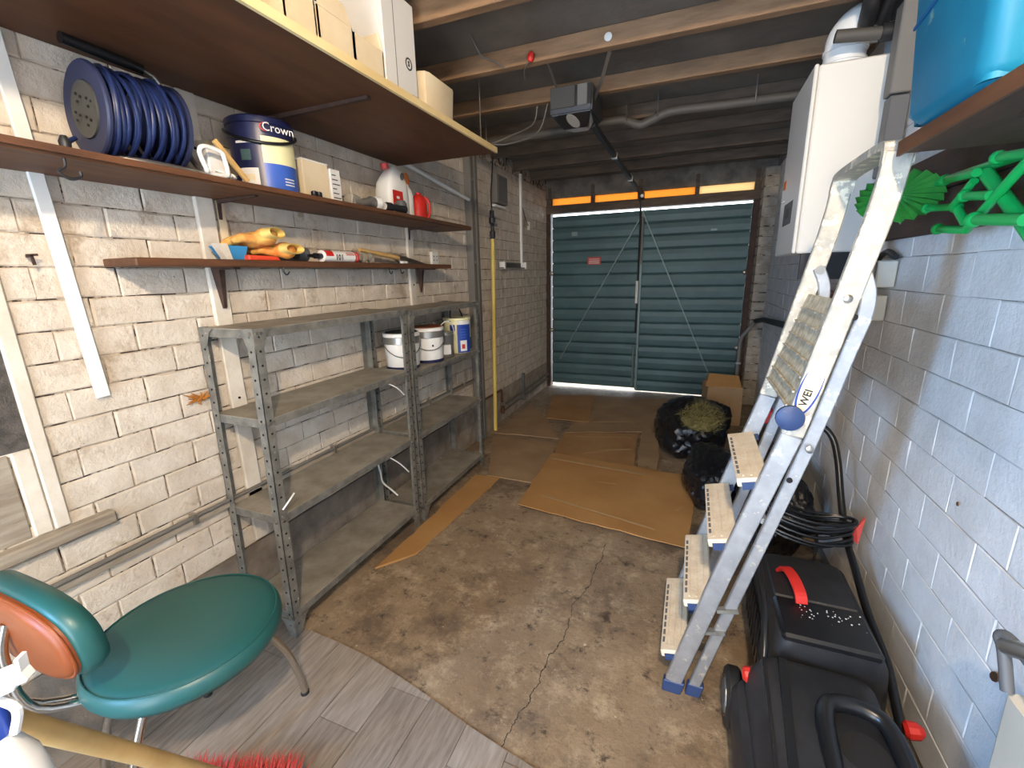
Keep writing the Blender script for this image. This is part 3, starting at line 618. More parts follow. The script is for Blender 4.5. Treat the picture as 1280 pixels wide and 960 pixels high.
# jigsaw-like saw
js = thing('hand_saw', 'grey saw with a white looped handle lying beside the reel', 'saw', (-1.47, 1.06, ZM))
lp_ = smoothpath([(-1.39, 1.005, ZM+.018), (-1.40, 1.000, ZM+.062), (-1.40, 1.017, ZM+.082), (-1.40, 1.067, ZM+.078), (-1.40, 1.077, ZM+.060), (-1.40, 1.081, ZM+.016), (-1.40, 1.065, ZM+.008), (-1.40, 1.019, ZM+.008)], 4, True)
MB().tube(lp_, .007, 8, closed=True).build('handle', M['white'], js, smooth=60)
MB().prism([(-1.47, 1.05, ZM+.001), (-1.47, 1.12, ZM+.001), (-1.47, 1.115, ZM+.06), (-1.47, 1.085, ZM+.115), (-1.47, 1.05, ZM+.10)], (.035, 0, 0)).build('body', M['whitecard'], js, bevel=.004)
MB().bar((-1.43, 1.0, ZM+.088), (-1.43, 1.085, ZM+.115), .003, .016).build('blade', M['steel'], js)
MB().bar((-1.43, 1.085, ZM+.115), (-1.43, 1.13, ZM+.02), .003, .02).build('blade', M['steel'], js)
st = MB().bar((-1.414, 1.063, ZM+.112), (-1.412, 1.158, ZM+.008), .012, .016).build('timber_stick', M['handlewood'], bevel=.002); tag(st, 'pale timber stick leaning beside the blue paint tub', 'stick')
rg = MB()
for i in range(10): rg.ell((-1.42+random.uniform(-.015, .01), 1.085+random.uniform(-.025, .025), ZM+.010+random.uniform(0, .012)), (.012, random.uniform(.008, .018), .006), 8, 5, RX(random.uniform(-60, 60)))
tag(rg.build('crumpled_rag', M['white'], smooth=60), 'small crumpled white rag on the middle shelf edge', 'rag')
# big paint tub
def label_band(c, r, a0, a1, z0, z1, mat, par, n=14, nm='label'):
    mb = MB(); rings = []
    for i in range(n+1):
        a = math.radians(a0+(a1-a0)*i/n); d = Vector((math.cos(a), math.sin(a), 0))
        rings.append([Vector((c[0], c[1], 0)) + d*r + Vector((0, 0, z0)), Vector((c[0], c[1], 0)) + d*(r+.0008) + Vector((0, 0, z0)), Vector((c[0], c[1], 0)) + d*(r+.0008) + Vector((0, 0, z1)), Vector((c[0], c[1], 0)) + d*r + Vector((0, 0, z1))])
    return mb.loft(rings).build(nm, mat, par, smooth=50)
def curved_text(s, c, r, adeg, z, size, mat, par):
    a = math.radians(adeg); d = Vector((math.cos(a), math.sin(a), 0))
    return text(s, size, frame(Vector((c[0], c[1], z)) + d*r, (-d.y, d.x, 0), (0, 0, 1)), mat, par)
pt = thing('paint_tub', 'large blue paint tub with cream label and black handle', 'paint tub', (-1.515, 1.325, ZM))
pc = (-1.515, 1.325); r = .108
MB().lathe([(r-.012, 0), (r-.008, .004), (r, .215), (r+.004, .218), (r+.004, .236), (r-.004, .242), (r-.012, .236)], (*pc, ZM), n=32).build('tub', M['navylabel'], pt, smooth=40)
# camera sees the side facing (+x,-y), about -40 degrees
label_band(pc, r-.0005, -42, 30, ZM+.005, ZM+.088, M['royal'], pt); label_band(pc, r+.0005, -42, 30, ZM+.088, ZM+.175, M['creamlabel'], pt)
label_band(pc, r+.0003, -96, -42, ZM+.004, ZM+.215, M['navylabel'], pt); label_band(pc, r+.0012, -86, -52, ZM+.014, ZM+.070, M['whitecard'], pt)
curved_text('Crown', pc, r+.0105, -12, ZM+.200, .040, M['text_white'], pt); curved_text('C', pc, r+.012, -36, ZM+.200, .040, M['text_red'], pt)
for zz in (.04, .03, .02): label_band(pc, r+.001, -8, 14, ZM+zz, ZM+zz+.004, M['text_white'], pt)
label_band(pc, r+.0014, -78, -60, ZM+.03, ZM+.05, M['cream'], pt); label_band(pc, r+.0012, -80, -62, ZM+.095, ZM+.130, M['teal'], pt); label_band(pc, r+.0012, -88, -56, ZM+.150, ZM+.158, M['text_white'], pt)
hp = [Vector((pc[0]+(r+.008)*math.cos(math.radians(a)), pc[1]+(r+.008)*math.sin(math.radians(a)), ZM+.205-.055*math.sin(math.radians((a+125)/180*180)))) for a in range(-125, 56, 9)]
MB().tube(hp, .0055, 8).build('handle', M['blackg'], pt, smooth=60)
# cartons
wb = thing('small_carton', 'plain white carton standing beside the blue paint tub', 'box', (-1.50, 1.515, ZM))
box((-1.545, 1.445, ZM), (-1.455, 1.58, ZM+.148)).build('carton', M['cream'], wb, bevel=.002); box((-1.546, 1.444, ZM+.143), (-1.454, 1.581, ZM+.1485)).build('lid_flap', M['white'], wb)
sb = thing('small_carton', 'white carton printed with dark lines beside the plain carton', 'box', (-1.50, 1.61, ZM))
box((-1.545, 1.588, ZM), (-1.450, 1.645, ZM+.135)).build('carton', M['whitecard'], sb, bevel=.002)
for k in range(6): box((-1.4502, 1.595, ZM+.02+k*.018), (-1.4494, 1.638-.01*(k % 3), ZM+.024+k*.018)).build('print_line', M['text_dark'], sb)
for i, (y, lab) in enumerate(((1.443, 'black screw cap at the foot of the white carton, nearer the tub'), (1.468, 'black screw cap at the foot of the white carton, farther from the tub'))):
    c_ = thing('screw_cap', lab, 'cap', (-1.408, y, ZM)); MB().lathe([(.010, 0), (.012, .003), (.012, .018), (.009, .021)], (-1.408, y, ZM), n=14).build('cap', M['blackg'], c_, smooth=40); MB().lathe([(.005, 0), (.005, .002)], (-1.408, y, ZM+.021), n=10).build('tip', M['steel'], c_)
jk = thing('pipe_fittings', 'grey plastic pipe fitting lying on the middle shelf beside the jug', 'pipe fitting', (-1.44, 1.80, ZM))
MB().tube(smoothpath([(-1.43, 1.69, ZM+.016), (-1.43, 1.76, ZM+.022), (-1.44, 1.82, ZM+.034), (-1.44, 1.86, ZM+.030)], 4), [.015]*4+[.018]*4+[.024]*4+[.028], 10).build('elbow', M['greypipe'], jk, smooth=50)
MB().lathe([(.030, -.012), (.030, .012), (.022, .012), (.022, -.010)], (-1.435, 1.862, ZM+.031), (.3, 1, .1), 16).build('collar', M['white'], jk, smooth=40)
MB().prism([(-1.42, 1.665, ZM+.001), (-1.42, 1.75, ZM+.001), (-1.42, 1.73, ZM+.04), (-1.42, 1.68, ZM+.05)], (-.05, 0, 0)).build('wrapper', M['galvtop'], jk, bevel=.004)
tc = thing('torch', 'stubby black torch with pale lens lying by the white jug', 'torch', (-1.43, 1.99, ZM))
MB().lathe([(.017, 0), (.021, .012), (.021, .04), (.016, .052), (.016, .11), (.018, .14)], (-1.42, 1.90, ZM+.022), (.15, 1, 0), 16).build('body', M['black'], tc, smooth=40)
MB().lathe([(.016, -.002), (.015, .001)], (-1.42, 1.90, ZM+.022), (.15, 1, 0), 16).build('lens', M['white'], tc)
MB().lathe([(.026, 0), (.030, .02), (.030, .05), (.022, .065)], (-1.425, 2.04, ZM), n=14).build('battery_cap', M['greybox'], tc, smooth=40)
# white jug with red label
jg = thing('plastic_jug', 'white plastic jug with moulded handle and red label', 'jug', (-1.53, 2.12, ZM))
rings = []
for z, hy, hx, oy in ((0, .085, .052, 0), (.006, .092, .058, 0), (.12, .092, .058, 0), (.165, .085, .055, .004), (.20, .068, .046, .012), (.232, .046, .034, .02), (.25, .02, .02, .012)):
    rings.append([(-1.53+hx*math.copysign(abs(math.cos(t))**.5, math.cos(t)), 2.12+oy+hy*math.copysign(abs(math.sin(t))**.5, math.sin(t)), ZM+z) for t in [2*math.pi*k/24 for k in range(24)]])
MB().loft(rings).build('body', M['white'], jg, smooth=50)
MB().lathe([(1, 0), (.9, .002)], (-1.480, 2.150, ZM+.205), (1, -.1, .35), 16, (.028, .014)).build('handle_hole', M['greybox'], jg)
lb = MB().prism([(-1.4725, 2.045, ZM+.045), (-1.4725, 2.135, ZM+.045), (-1.4725, 2.13, ZM+.125), (-1.4725, 2.045, ZM+.125)], (.0015, 0, 0)).build('label', M['red'], jg)
box((-1.4712, 2.055, ZM+.055), (-1.4704, 2.12, ZM+.063)).build('print', M['text_white'], lb); box((-1.4712, 2.075, ZM+.085), (-1.4704, 2.10, ZM+.098)).build('print', M['text_white'], lb)
MB().lathe([(.020, 0), (.020, .028), (.016, .03)], (-1.53, 2.075, ZM+.232), (0, -.25, 1), 14).build('cap', M['redpink'], jg, smooth=40)
ob = thing('plastic_bottle', 'slim white bottle with an orange cap behind the jug', 'bottle', (-1.545, 2.27, ZM))
MB().lathe([(.036, 0), (.040, .005), (.040, .135), (.028, .165), (.016, .18), (.016, .195)], (-1.545, 2.27, ZM), n=20).build('body', M['white'], ob, smooth=40)
MB().lathe([(.021, .19), (.021, .225), (.014, .245), (.008, .25)], (-1.545, 2.27, ZM), n=16).build('cap', M['orange'], ob, smooth=40)
rj = thing('plastic_jug', 'small red plastic jug standing last on the middle shelf', 'jug', (-1.53, 2.38, ZM))
MB().lathe([(.040, 0), (.044, .005), (.044, .11), (.030, .14), (.014, .15), (.014, .16)], (-1.53, 2.37, ZM), n=20, sc=(1, 1.2)).build('body', M['red'], rj, smooth=40)
MB().tube(smoothpath([(-1.495, 2.40, ZM+.02), (-1.485, 2.412, ZM+.05), (-1.487, 2.412, ZM+.11), (-1.505, 2.395, ZM+.14)], 5), .008, 8).build('handle', M['red'], rj, smooth=60)

# ---- things on the lower shelf
ZL = 1.472
sc_ = thing('plastic_scoop', 'small blue plastic scoop at the end of the lower shelf', 'scoop', (-1.57, 1.17, ZL))
MB().loft([[(-1.60, 1.148, ZL), (-1.54, 1.148, ZL), (-1.54, 1.205, ZL), (-1.60, 1.205, ZL)], [(-1.61, 1.118, ZL+.05), (-1.53, 1.118, ZL+.05), (-1.53, 1.215, ZL+.05), (-1.61, 1.215, ZL+.05)]]).build('tray', pm('sky_plastic', srgb(58, 140, 196), .5), sc_, bevel=.003)
MB().prism([(-1.56, 1.095, ZL+.055), (-1.56, 1.135, ZL+.055), (-1.56, 1.148, ZL+.002), (-1.56, 1.125, ZL+.002)], (.03, 0, 0)).build('scraper', M['whitewood'], sc_)
rt = thing('folding_tool', 'flat orange-red folding tool lying below the gloves', 'tool', (-1.53, 1.26, ZL))
MB().prism([(-1.545, 1.20, ZL), (-1.545, 1.34, ZL), (-1.545, 1.325, ZL+.016), (-1.545, 1.20, ZL+.019)], (.03, 0, 0)).build('handle', pm('scarlet', srgb(228, 76, 48), .5), rt, bevel=.003)
MB().prism([(-1.54, 1.33, ZL+.001), (-1.54, 1.42, ZL+.001), (-1.54, 1.41, ZL+.012), (-1.54, 1.33, ZL+.014)], (.02, 0, 0)).build('grip', M['black'], rt, bevel=.002)
def glove(name, label, pos, rot, mat, cuff):
    base = Vector(pos); t = thing(name, label, 'glove', pos, 'work gloves on the lower shelf')
    m = MB(); Rm = rot
    P = lambda v: base + Rm @ Vector((v[0]*1.15, v[1]*.95, v[2]*1.5))
    m.ell(P((0, 0, .024)), (.052, .056, .032), 16, 10, Rm)
    m.ell(P((0, .05, .026)), (.044, .040, .034), 14, 10, Rm)
    for i, (fx_, ln) in enumerate(((-.034, .062), (-.012, .076), (.012, .072), (.034, .054))):
        m.tube([P((fx_*.8, -.03, .024)), P((fx_*1.1, -.06, .030)), P((fx_*1.2, -.06-ln*.5, .026)), P((fx_*1.25, -.06-ln*.85, .014))], [.018, .0175, .0165, .013], 8)
    m.tube([P((.03, .02, .024)), P((.062, -.005, .028)), P((.078, -.035, .022))], [.020, .018, .013], 8)
    o = m.build('glove_body', mat, t, smooth=180)
    md = o.modifiers.new('remesh', 'REMESH'); md.mode = 'VOXEL'; md.voxel_size = .0045; md.use_smooth_shade = True
    sm = o.modifiers.new('smooth', 'SMOOTH'); sm.iterations = 4
    c_ = MB(); rings = []
    for d, rx, rz in ((.060, .042, .017), (.085, .043, .014), (.104, .047, .013), (.104, .044, .011), (.08, .034, .008)):
        rings.append([P((rx*math.cos(a), d, .030+rz*math.sin(a))) for a in [2*math.pi*k/18 for k in range(18)]])
    c_.loft(rings, False).build('cuff', cuff, t, smooth=60); return t
yellow = pm('cuff_yellow', srgb(228, 196, 112), .8, bump=.2)
glove('work_glove', 'yellow and orange work glove lying on top with its cuff open', (-1.560, 1.275, ZL+.040), RZ(-70) @ RX(10), M['glove'], yellow)
glove('work_glove', 'orange work glove with yellow and grey cuff, half under the other', (-1.575, 1.365, ZL+.001), RZ(-80), M['gloveor'], yellow)
gb = MB().lathe([(.030, 0), (.034, .02), (.030, .05)], (-1.56, 1.455, ZL+.030), (.1, 1, 0), 14, (1, .85)).build('cuff_band', M['greybox'], smooth=40); tag(gb, 'dark grey elastic wrist band lying beside the gloves', 'wrist band')
tb = thing('sealant_tube', 'white sealant tube with red print lying on the lower shelf', 'sealant tube', (-1.53, 1.65, ZL))
c_ = (-1.525, 1.56, ZL+.025); MB().lathe([(.025, 0), (.025, .20)], c_, (0, 1, 0), 20).build('tube', M['white'], tb, smooth=40)
MB().lathe([(.026, .20), (.026, .215), (.018, .218)], c_, (0, 1, 0), 20).build('end_cap', M['redpink'], tb, smooth=40); MB().lathe([(.012, -.04), (.012, 0)], c_, (0, 1, 0), 12).build('nozzle_base', M['blackg'], tb)
MB().lathe([(.006, -.075), (.008, -.04)], c_, (0, 1, 0), 10).build('nozzle', M['blackg'], tb)
text('101', .034, frame((c_[0]+.0252, 1.645, ZL+.020), (0, 1, 0), (0, 0, 1)), M['text_dark'], tb, bold=.0008)
def arc_label(y0, y1, a0, a1, mat, nm='print'):
    mb = MB(); rings = []
    for i in range(7):
        a = math.radians(a0+(a1-a0)*i/6); rings.append([(c_[0]+q*math.cos(a), y, c_[2]+q*math.sin(a)) for q, y in ((.0249, y0), (.0256, y0), (.0256, y1), (.0249, y1))])
    mb.loft(rings).build(nm, mat, tb)
arc_label(1.565, 1.61, 0, 70, M['red']); arc_label(1.69, 1.745, 15, 25, M['text_red']); arc_label(1.69, 1.74, 35, 42, M['text_red']); arc_label(1.75, 1.758, -60, 90, M['text_red'])
hm = thing('trowel', 'trowel with a pale wooden handle and grey blade on the lower shelf', 'trowel', (-1.59, 2.15, ZL))
MB().tube([(-1.60, 1.90, ZL+.068), (-1.585, 2.20, ZL+.036)], [.010, .013], 10).build('handle', M['handlewood'], hm, smooth=50)
MB().prism([(-1.55, 2.20, ZL+.001), (-1.55, 2.46, ZL+.001), (-1.60, 2.24, ZL+.055), (-1.60, 2.20, ZL+.055)], (-.02, 0, .003)).build('blade', M['steel'], hm)
MB().tube(smoothpath([(-1.585, 2.20, ZL+.036), (-1.575, 2.24, ZL+.045), (-1.57, 2.28, ZL+.03)], 4), .005, 8).build('tang', M['steel'], hm)
fb = thing('filler_bag', 'crinkled clear bag with grey filler between tube and trowel', 'bag', (-1.57, 1.87, ZL))
m = MB()
for i in range(7): m.ell((-1.57+random.uniform(-.02, .02), 1.83+i*.016, ZL+.022+random.uniform(-.006, .012)), (.02, .02, .022), 8, 6, RX(random.uniform(-40, 40)))
m.build('bag', M['galvtop'], fb, smooth=30)
wp = thing('wall_plug_clip', 'small white clip with a metal tab on the lower shelf by the trowel', 'clip', (-1.515, 2.16, ZL))
box((-1.525, 2.13, ZL), (-1.505, 2.18, ZL+.014)).build('clip', M['white'], wp, bevel=.003); box((-1.52, 2.18, ZL+.002), (-1.51, 2.21, ZL+.008)).build('tab', M['steel'], wp)

# ---- paint tins on the second rack
ZS = .897
def tub(label, x, y, r, h, lid, base):
    t = thing('paint_tub', label, 'paint tub', (x, y, ZS), 'white paint tubs on the rack')
    MB().lathe([(r-.010, 0), (r-.007, .004), (r, h-.02), (r+.003, h-.02), (r+.003, h-.004), (r-.003, h)], (x, y, ZS), n=32).build('tub', M['white'], t, smooth=40)
    MB().lathe([(r-.006, h-.003), (r-.010, h+.003), (r-.03, h+.001), (.005, h+.001)], (x, y, ZS), n=28).build('lid', lid, t, smooth=30)
    MB().lathe([(r-.0090, .001), (r-.0055, .004), (r-.0048, .020), (r-.0085, .020)], (x, y, ZS), n=32, caps=False).build('base_band', base, t, smooth=40)
    MB().lathe([(r+.0005, h-.06), (r+.004, h-.058), (r+.004, h-.022), (r+.0005, h-.02)], (x, y, ZS), n=32, caps=False).build('rim', M['tin'], t, smooth=40)
    hp = [(x+(r+.006)*math.cos(a), y+(r+.006)*math.sin(a), ZS+h-.04-.09*math.sin((a+2.4)/3.14*3.14)) for a in [-2.4+3.14*i/16 for i in range(17)]]
    MB().tube(hp, .0025, 6).build('wire_handle', M['steel'], t, smooth=60); return t
tub('white paint tub with a dark lid, standing nearest the first rack', -1.50, 2.055, .098, .205, M['black'], M['navylabel'])
t2 = tub('white paint tub with a rust-stained lid between tub and tin', -1.475, 2.275, .100, .21, M['seatback'], M['navylabel'])
for a in (-42, 10): label_band((-1.475, 2.275), .1, a, a+6, ZS+.10, ZS+.112, M['text_dark'], t2)
tn = thing('paint_tin', 'small bare metal paint tin with white label beside the blue tin', 'paint tin', (-1.455, 2.445, ZS))
tcx = (-1.455, 2.445); MB().lathe([(.056, 0), (.058, .003), (.058, .150), (.061, .152), (.061, .158), (.05, .155)], (*tcx, ZS), n=24).build('tin', M['tin'], tn, smooth=40)
label_band(tcx, .0585, -100, 0, ZS+.085, ZS+.14, M['greybox'], tn); label_band(tcx, .0585, -80, -20, ZS+.02, ZS+.08, M['whitecard'], tn)
MB().tube([(tcx[0]+.062*math.cos(a), tcx[1]+.062*math.sin(a), ZS+.14+.10*math.sin((a+2.0)/2.6*3.14)*.9) for a in [-2.0+2.6*i/14 for i in range(15)]], .0035, 6).build('wire_handle', M['white'], tn, smooth=60)
bt_ = thing('paint_tin', 'blue and cream paint tin with dark handle on the rack', 'paint tin', (-1.465, 2.635, ZS))
bc = (-1.465, 2.635); r = .09
MB().lathe([(r-.002, 0), (r, .003), (r, .215), (r+.003, .218), (r+.003, .232), (r-.01, .228)], (*bc, ZS), n=28).build('tin', M['creamlabel'], bt_, smooth=40)
label_band(bc, r+.0005, -62, 5, ZS+.003, ZS+.215, M['blue'], bt_); label_band(bc, r+.0013, -50, -20, ZS+.014, ZS+.085, M['whitecard'], bt_); label_band(bc, r+.002, -44, -30, ZS+.03, ZS+.06, M['text_red'], bt_)
for k in range(4): label_band(bc, r+.0012, -48, -24+4*(k % 2), ZS+.10+k*.018, ZS+.108+k*.018, M['royal'], bt_)
label_band(bc, r+.001, -92, -70, ZS+.15, ZS+.19, M['blue'], bt_); label_band(bc, r+.001, -88, -80, ZS+.09, ZS+.10, M['text_dark'], bt_); label_band(bc, r+.001, -62, 5, ZS+.19, ZS+.215, M['whitecard'], bt_)
label_band(bc, r+.001, 5, 40, ZS+.02, ZS+.10, M['navylabel'], bt_)
MB().tube(smoothpath([(bc[0], bc[1]-r, ZS+.21), (bc[0]-.01, bc[1]-.06, ZS+.29), (bc[0]-.02, bc[1]-.0, ZS+.31), (bc[0]-.01, bc[1]+.06, ZS+.28), (bc[0], bc[1]+r, ZS+.21)], 5), .005, 8).build('handle', M['blackg'], bt_, smooth=60)

# ---- things on the top shelf
ZT = 2.056
bgk = thing('black_bag', 'black bag slumped on the top shelf beside the cream boxes', 'bag', (-1.16, .93, ZT))
m = MB(); m.ell((-1.16, .92, ZT+.10), (.12, .11, .10), 18, 12)
for v in m.v: v += Vector(noise.noise_vector(v*14))*.015; v.z = max(v.z, ZT)
m.build('bag', M['black'], bgk, smooth=60)
def open_box(label, x0, x1, y0, y1, h, mat, flaps, name='cardboard_box'):
    t = thing(name, label, 'box', ((x0+x1)/2, (y0+y1)/2, ZT)); th = .004
    m = MB(); m.box((x0, y0, ZT), (x1, y1, ZT+th)); m.box((x0, y0, ZT), (x0+th, y1, ZT+h)); m.box((x1-th, y0, ZT), (x1, y1, ZT+h)); m.box((x0, y0, ZT), (x1, y0+th, ZT+h)); m.box((x0, y1-th, ZT), (x1, y1, ZT+h))
    m.build('carton', mat, t); 
    m = MB(); m.box((x0+th, y0+th, ZT+th), (x1-th, y1-th, ZT+th*1.5)); 
    for lo, hi in (((x0+th, y0+th, ZT+th), (x0+th*1.4, y1-th, ZT+h-.002)), ((x0+th, y1-th*1.4, ZT+th), (x1-th, y1-th, ZT+h-.002))): m.box(lo, hi)
    m.build('inside', M['cardbrown'], t)
    for f in flaps: MB().prism(f, (.003, .001, .002)).build('flap', mat, t)
    return t
open_box('plain cream box standing between the black bag and open cream box', -1.26, -1.045, 1.045, 1.155, .20, M['cream'], [])
open_box('cream box with its top flaps folded open on the top shelf', -1.25, -1.045, 1.165, 1.31, .10, M['cream'], [[(-1.049, 1.165, ZT+.10), (-1.049, 1.31, ZT+.10), (-1.05, 1.28, ZT+.150), (-1.05, 1.19, ZT+.152)]])
open_box('open cream box with brown inside pressed against the tall white box', -1.24, -1.045, 1.315, 1.46, .095, M['cream'], [[(-1.24, 1.458, ZT+.09), (-1.05, 1.458, ZT+.09), (-1.06, 1.455, ZT+.15), (-1.23, 1.455, ZT+.15)]])
tw = thing('tall_box', 'tall white carton with a dark round emblem on the top shelf', 'box', (-1.14, 1.56, ZT))
box((-1.24, 1.47, ZT), (-1.045, 1.665, ZT+.32)).build('carton', M['whitecard'], tw, bevel=.002); box((-1.0455, 1.535, ZT), (-1.0445, 1.538, ZT+.32)).build('seam', M['greybox'], tw)
MB().lathe([(.016, 0), (.021, 0), (.021, .001), (.016, .001)], (-1.0448, 1.615, ZT+.115), (1, 0, 0), 20, caps=False).build('emblem_ring', M['text_dark'], tw)
text('S', .024, frame((-1.0445, 1.615, ZT+.115), (0, 1, 0), (0, 0, 1)), M['text_dark'], tw, name='emblem', bold=.001)
box((-1.0455, 1.625, ZT+.008), (-1.0445, 1.658, ZT+.018)).build('print', M['text_dark'], tw)
fg = thing('fragile_box', 'white carton with red print standing behind the open cream boxes', 'box', (-1.36, 1.30, ZT))
box((-1.44, 1.14, ZT), (-1.27, 1.44, ZT+.27)).build('carton', M['whitecard'], fg, bevel=.002)
text('UTILITY', .034, frame((-1.2695, 1.40, ZT+.2), (0, 0, 1), (0, -1, 0)), M['text_red'], fg)
for k in range(5): box((-1.2702, 1.25, ZT+.12+k*.026), (-1.2692, 1.31+.02*(k % 2), ZT+.132+k*.026)).build('print_line', M['greybox'], fg)
cb = thing('plastic_crate', 'small open cream plastic tub at the end of the top shelf', 'tub', (-1.14, 1.87, ZT))
m = MB(); o_, i_ = [], []
def rr(x0, x1, y0, y1, z, r=.03):
    return [(x0+r*(1-math.cos(a)), y0+r*(1-math.sin(a)), z) for a in (0, .785, 1.57)] + [(x1-r*(1-math.sin(a)), y0+r*(1-math.cos(a)), z) for a in (0, .785, 1.57)] + [(x1-r*(1-math.cos(a)), y1-r*(1-math.sin(a)), z) for a in (0, .785, 1.57)] + [(x0+r*(1-math.sin(a)), y1-r*(1-math.cos(a)), z) for a in (0, .785, 1.57)]
m.loft([rr(-1.23, -1.05, 1.74, 1.97, ZT), rr(-1.235, -1.045, 1.73, 1.98, ZT+.14), rr(-1.230, -1.05, 1.735, 1.975, ZT+.14), rr(-1.225, -1.055, 1.745, 1.965, ZT+.006)])
m.build('tub', M['cream'], cb, smooth=40)
# ================================================================ CEILING THINGS
op = thing('door_opener', 'black garage door opener box hung from the joists with its drive rail', 'door opener', (-.64, 2.6, 2.15))
m = MB().loft([[(-.765, 2.50, 2.205), (-.545, 2.50, 2.205), (-.545, 2.74, 2.205), (-.765, 2.74, 2.205)], [(-.765, 2.49, 2.235), (-.54, 2.49, 2.235), (-.54, 2.76, 2.235), (-.765, 2.76, 2.235)], [(-.765, 2.50, 2.335), (-.54, 2.50, 2.335), (-.54, 2.76, 2.335), (-.765, 2.76, 2.335)]])
m.build('case', M['black'], op, bevel=.008, seg=2)
box((-.760, 2.484, 2.232), (-.628, 2.492, 2.332)).build('front_panel', pm('opener_grey', srgb(58, 58, 58), .5), op, bevel=.003); box((-.618, 2.484, 2.232), (-.565, 2.492, 2.332)).build('front_panel', M['greybox'], op, bevel=.003)
MB().loft([[(-.73, 2.50, 2.206), (-.55, 2.50, 2.206), (-.57, 2.70, 2.206), (-.71, 2.70, 2.206)], [(-.71, 2.56, 2.150), (-.575, 2.56, 2.150), (-.60, 2.68, 2.165), (-.68, 2.68, 2.165)]]).build('lamp_hood', M['blackg'], op, bevel=.004)
MB().lathe([(1, 0), (.9, .003)], (-.648, 2.530, 2.1775), (0, -.68, -.73), 24, (.045, .026)).build('lamp_lens', M['greypipe'], op)
m = MB().box((-.595, 2.70, 2.185), (-.570, 5.18, 2.19)); m.box((-.598, 2.70, 2.19), (-.594, 5.18, 2.215)); m.box((-.571, 2.70, 2.19), (-.567, 5.18, 2.215)); m.build('drive_rail', M['black'], op)
for y in (3.45, 4.3): box((-.602, y, 2.180), (-.563, y+.03, 2.22)).build('rail_clip', M['steel'], op)
box((-.61, 5.12, 2.15), (-.55, 5.25, 2.22)).build('rail_bracket', M['black'], op, bevel=.003)
MB().tube([(-.582, 5.10, 2.18), (-.582, 5.22, 1.98)], .010, 8).build('door_arm', M['black'], op)
MB().lathe([(.016, 0), (.016, .03)], (-.56, 5.10, 2.165), (0, -1, 0), 12).build('door_arm_pin', M['white'], op)
for p0, p1 in (((-.415, 2.275, 2.43), (-.42, 2.28, 2.36)), ((-.42, 2.28, 2.36), (-.475, 2.40, 2.30)), ((-.475, 2.40, 2.30), (-.54, 2.55, 2.27))):
    MB().bar(p0, p1, .018, .002, (0, 1, 0)).build('hanging_strap', M['steel'], op)
MB().lathe([(.017, 0), (.017, .006), (.008, .008)], (-.418, 2.228, 2.392), (0, -1, 0), 16).build('strap_washer', M['white'], op)
MB().tube([(-.735, 2.53, 2.335), (-.74, 2.42, 2.39), (-.74, 2.30, 2.43)], .006, 6).build('hanging_strap', M['steel'], op)
rc = thing('wire_connector', 'small red connector hooked on the joist above the opener', 'connector', (-.77, 2.22, 2.37))
MB().lathe([(.010, 0), (.016, .01), (.016, .03), (.008, .04)], (-.775, 2.215, 2.355), (.2, 0, 1), 10).build('cap', M['red'], rc, smooth=40); MB().tube(smoothpath([(-.775, 2.215, 2.36), (-.80, 2.21, 2.33), (-.80, 2.21, 2.28)], 4), .003, 6).build('tail', M['black'], rc)
ccv = thing('conduit_pipe', 'grey conduit sagging across the ceiling behind the opener', 'conduit', (-.5, 3.1, 2.27))
MB().tube(smoothpath([(-1.64, 3.1, 2.30), (-1.2, 3.1, 2.30), (-.88, 3.1, 2.305), (-.52, 3.1, 2.318), (-.44, 3.1, 2.30), (-.37, 3.1, 2.275), (-.30, 3.1, 2.295), (-.19, 3.1, 2.325), (.1, 3.1, 2.318), (.66, 3.1, 2.31)], 5), .026, 10).build('pipe', M['darkpipe'], ccv, smooth=60)
for x in (-1.40, -.45, -.27, .25): MB().tube([(x, 3.07, 2.30), (x, 3.07, 2.44)], .004, 6).build('clip', M['steel'], ccv)
for i, pth in enumerate((((-1.05, 2.36, 2.075), (-1.0, 2.50, 2.14), (-.95, 2.75, 2.26), (-.93, 2.78, 2.36)), ((-1.02, 2.33, 2.062), (-.97, 2.45, 2.09), (-.90, 2.7, 2.2), (-.86, 2.76, 2.36)), ((-1.0, 2.05, 2.44), (-.98, 2.12, 2.38), (-.94, 2.17, 2.37), (-.91, 2.23, 2.36)))):
    tag(MB().tube(smoothpath(pth, 6), .004, 6).build('ceiling_wire', M['greypipe'], smooth=60), ('grey wire drooping from the shelf end to a joist, upper of two', 'grey wire drooping from the shelf end to a joist, lower of two', 'loose grey wire looped between two joists by the tall carton')[i], 'wire')
tag(MB().tube(smoothpath([(-1.15, 2.45, 2.43), (-1.15, 2.45, 2.2), (-1.15, 2.45, 2.062)], 3), .003, 6).build('hanging_cord', M['greypipe']), 'thin cord hanging straight from the roof beside the cream tub', 'cord')

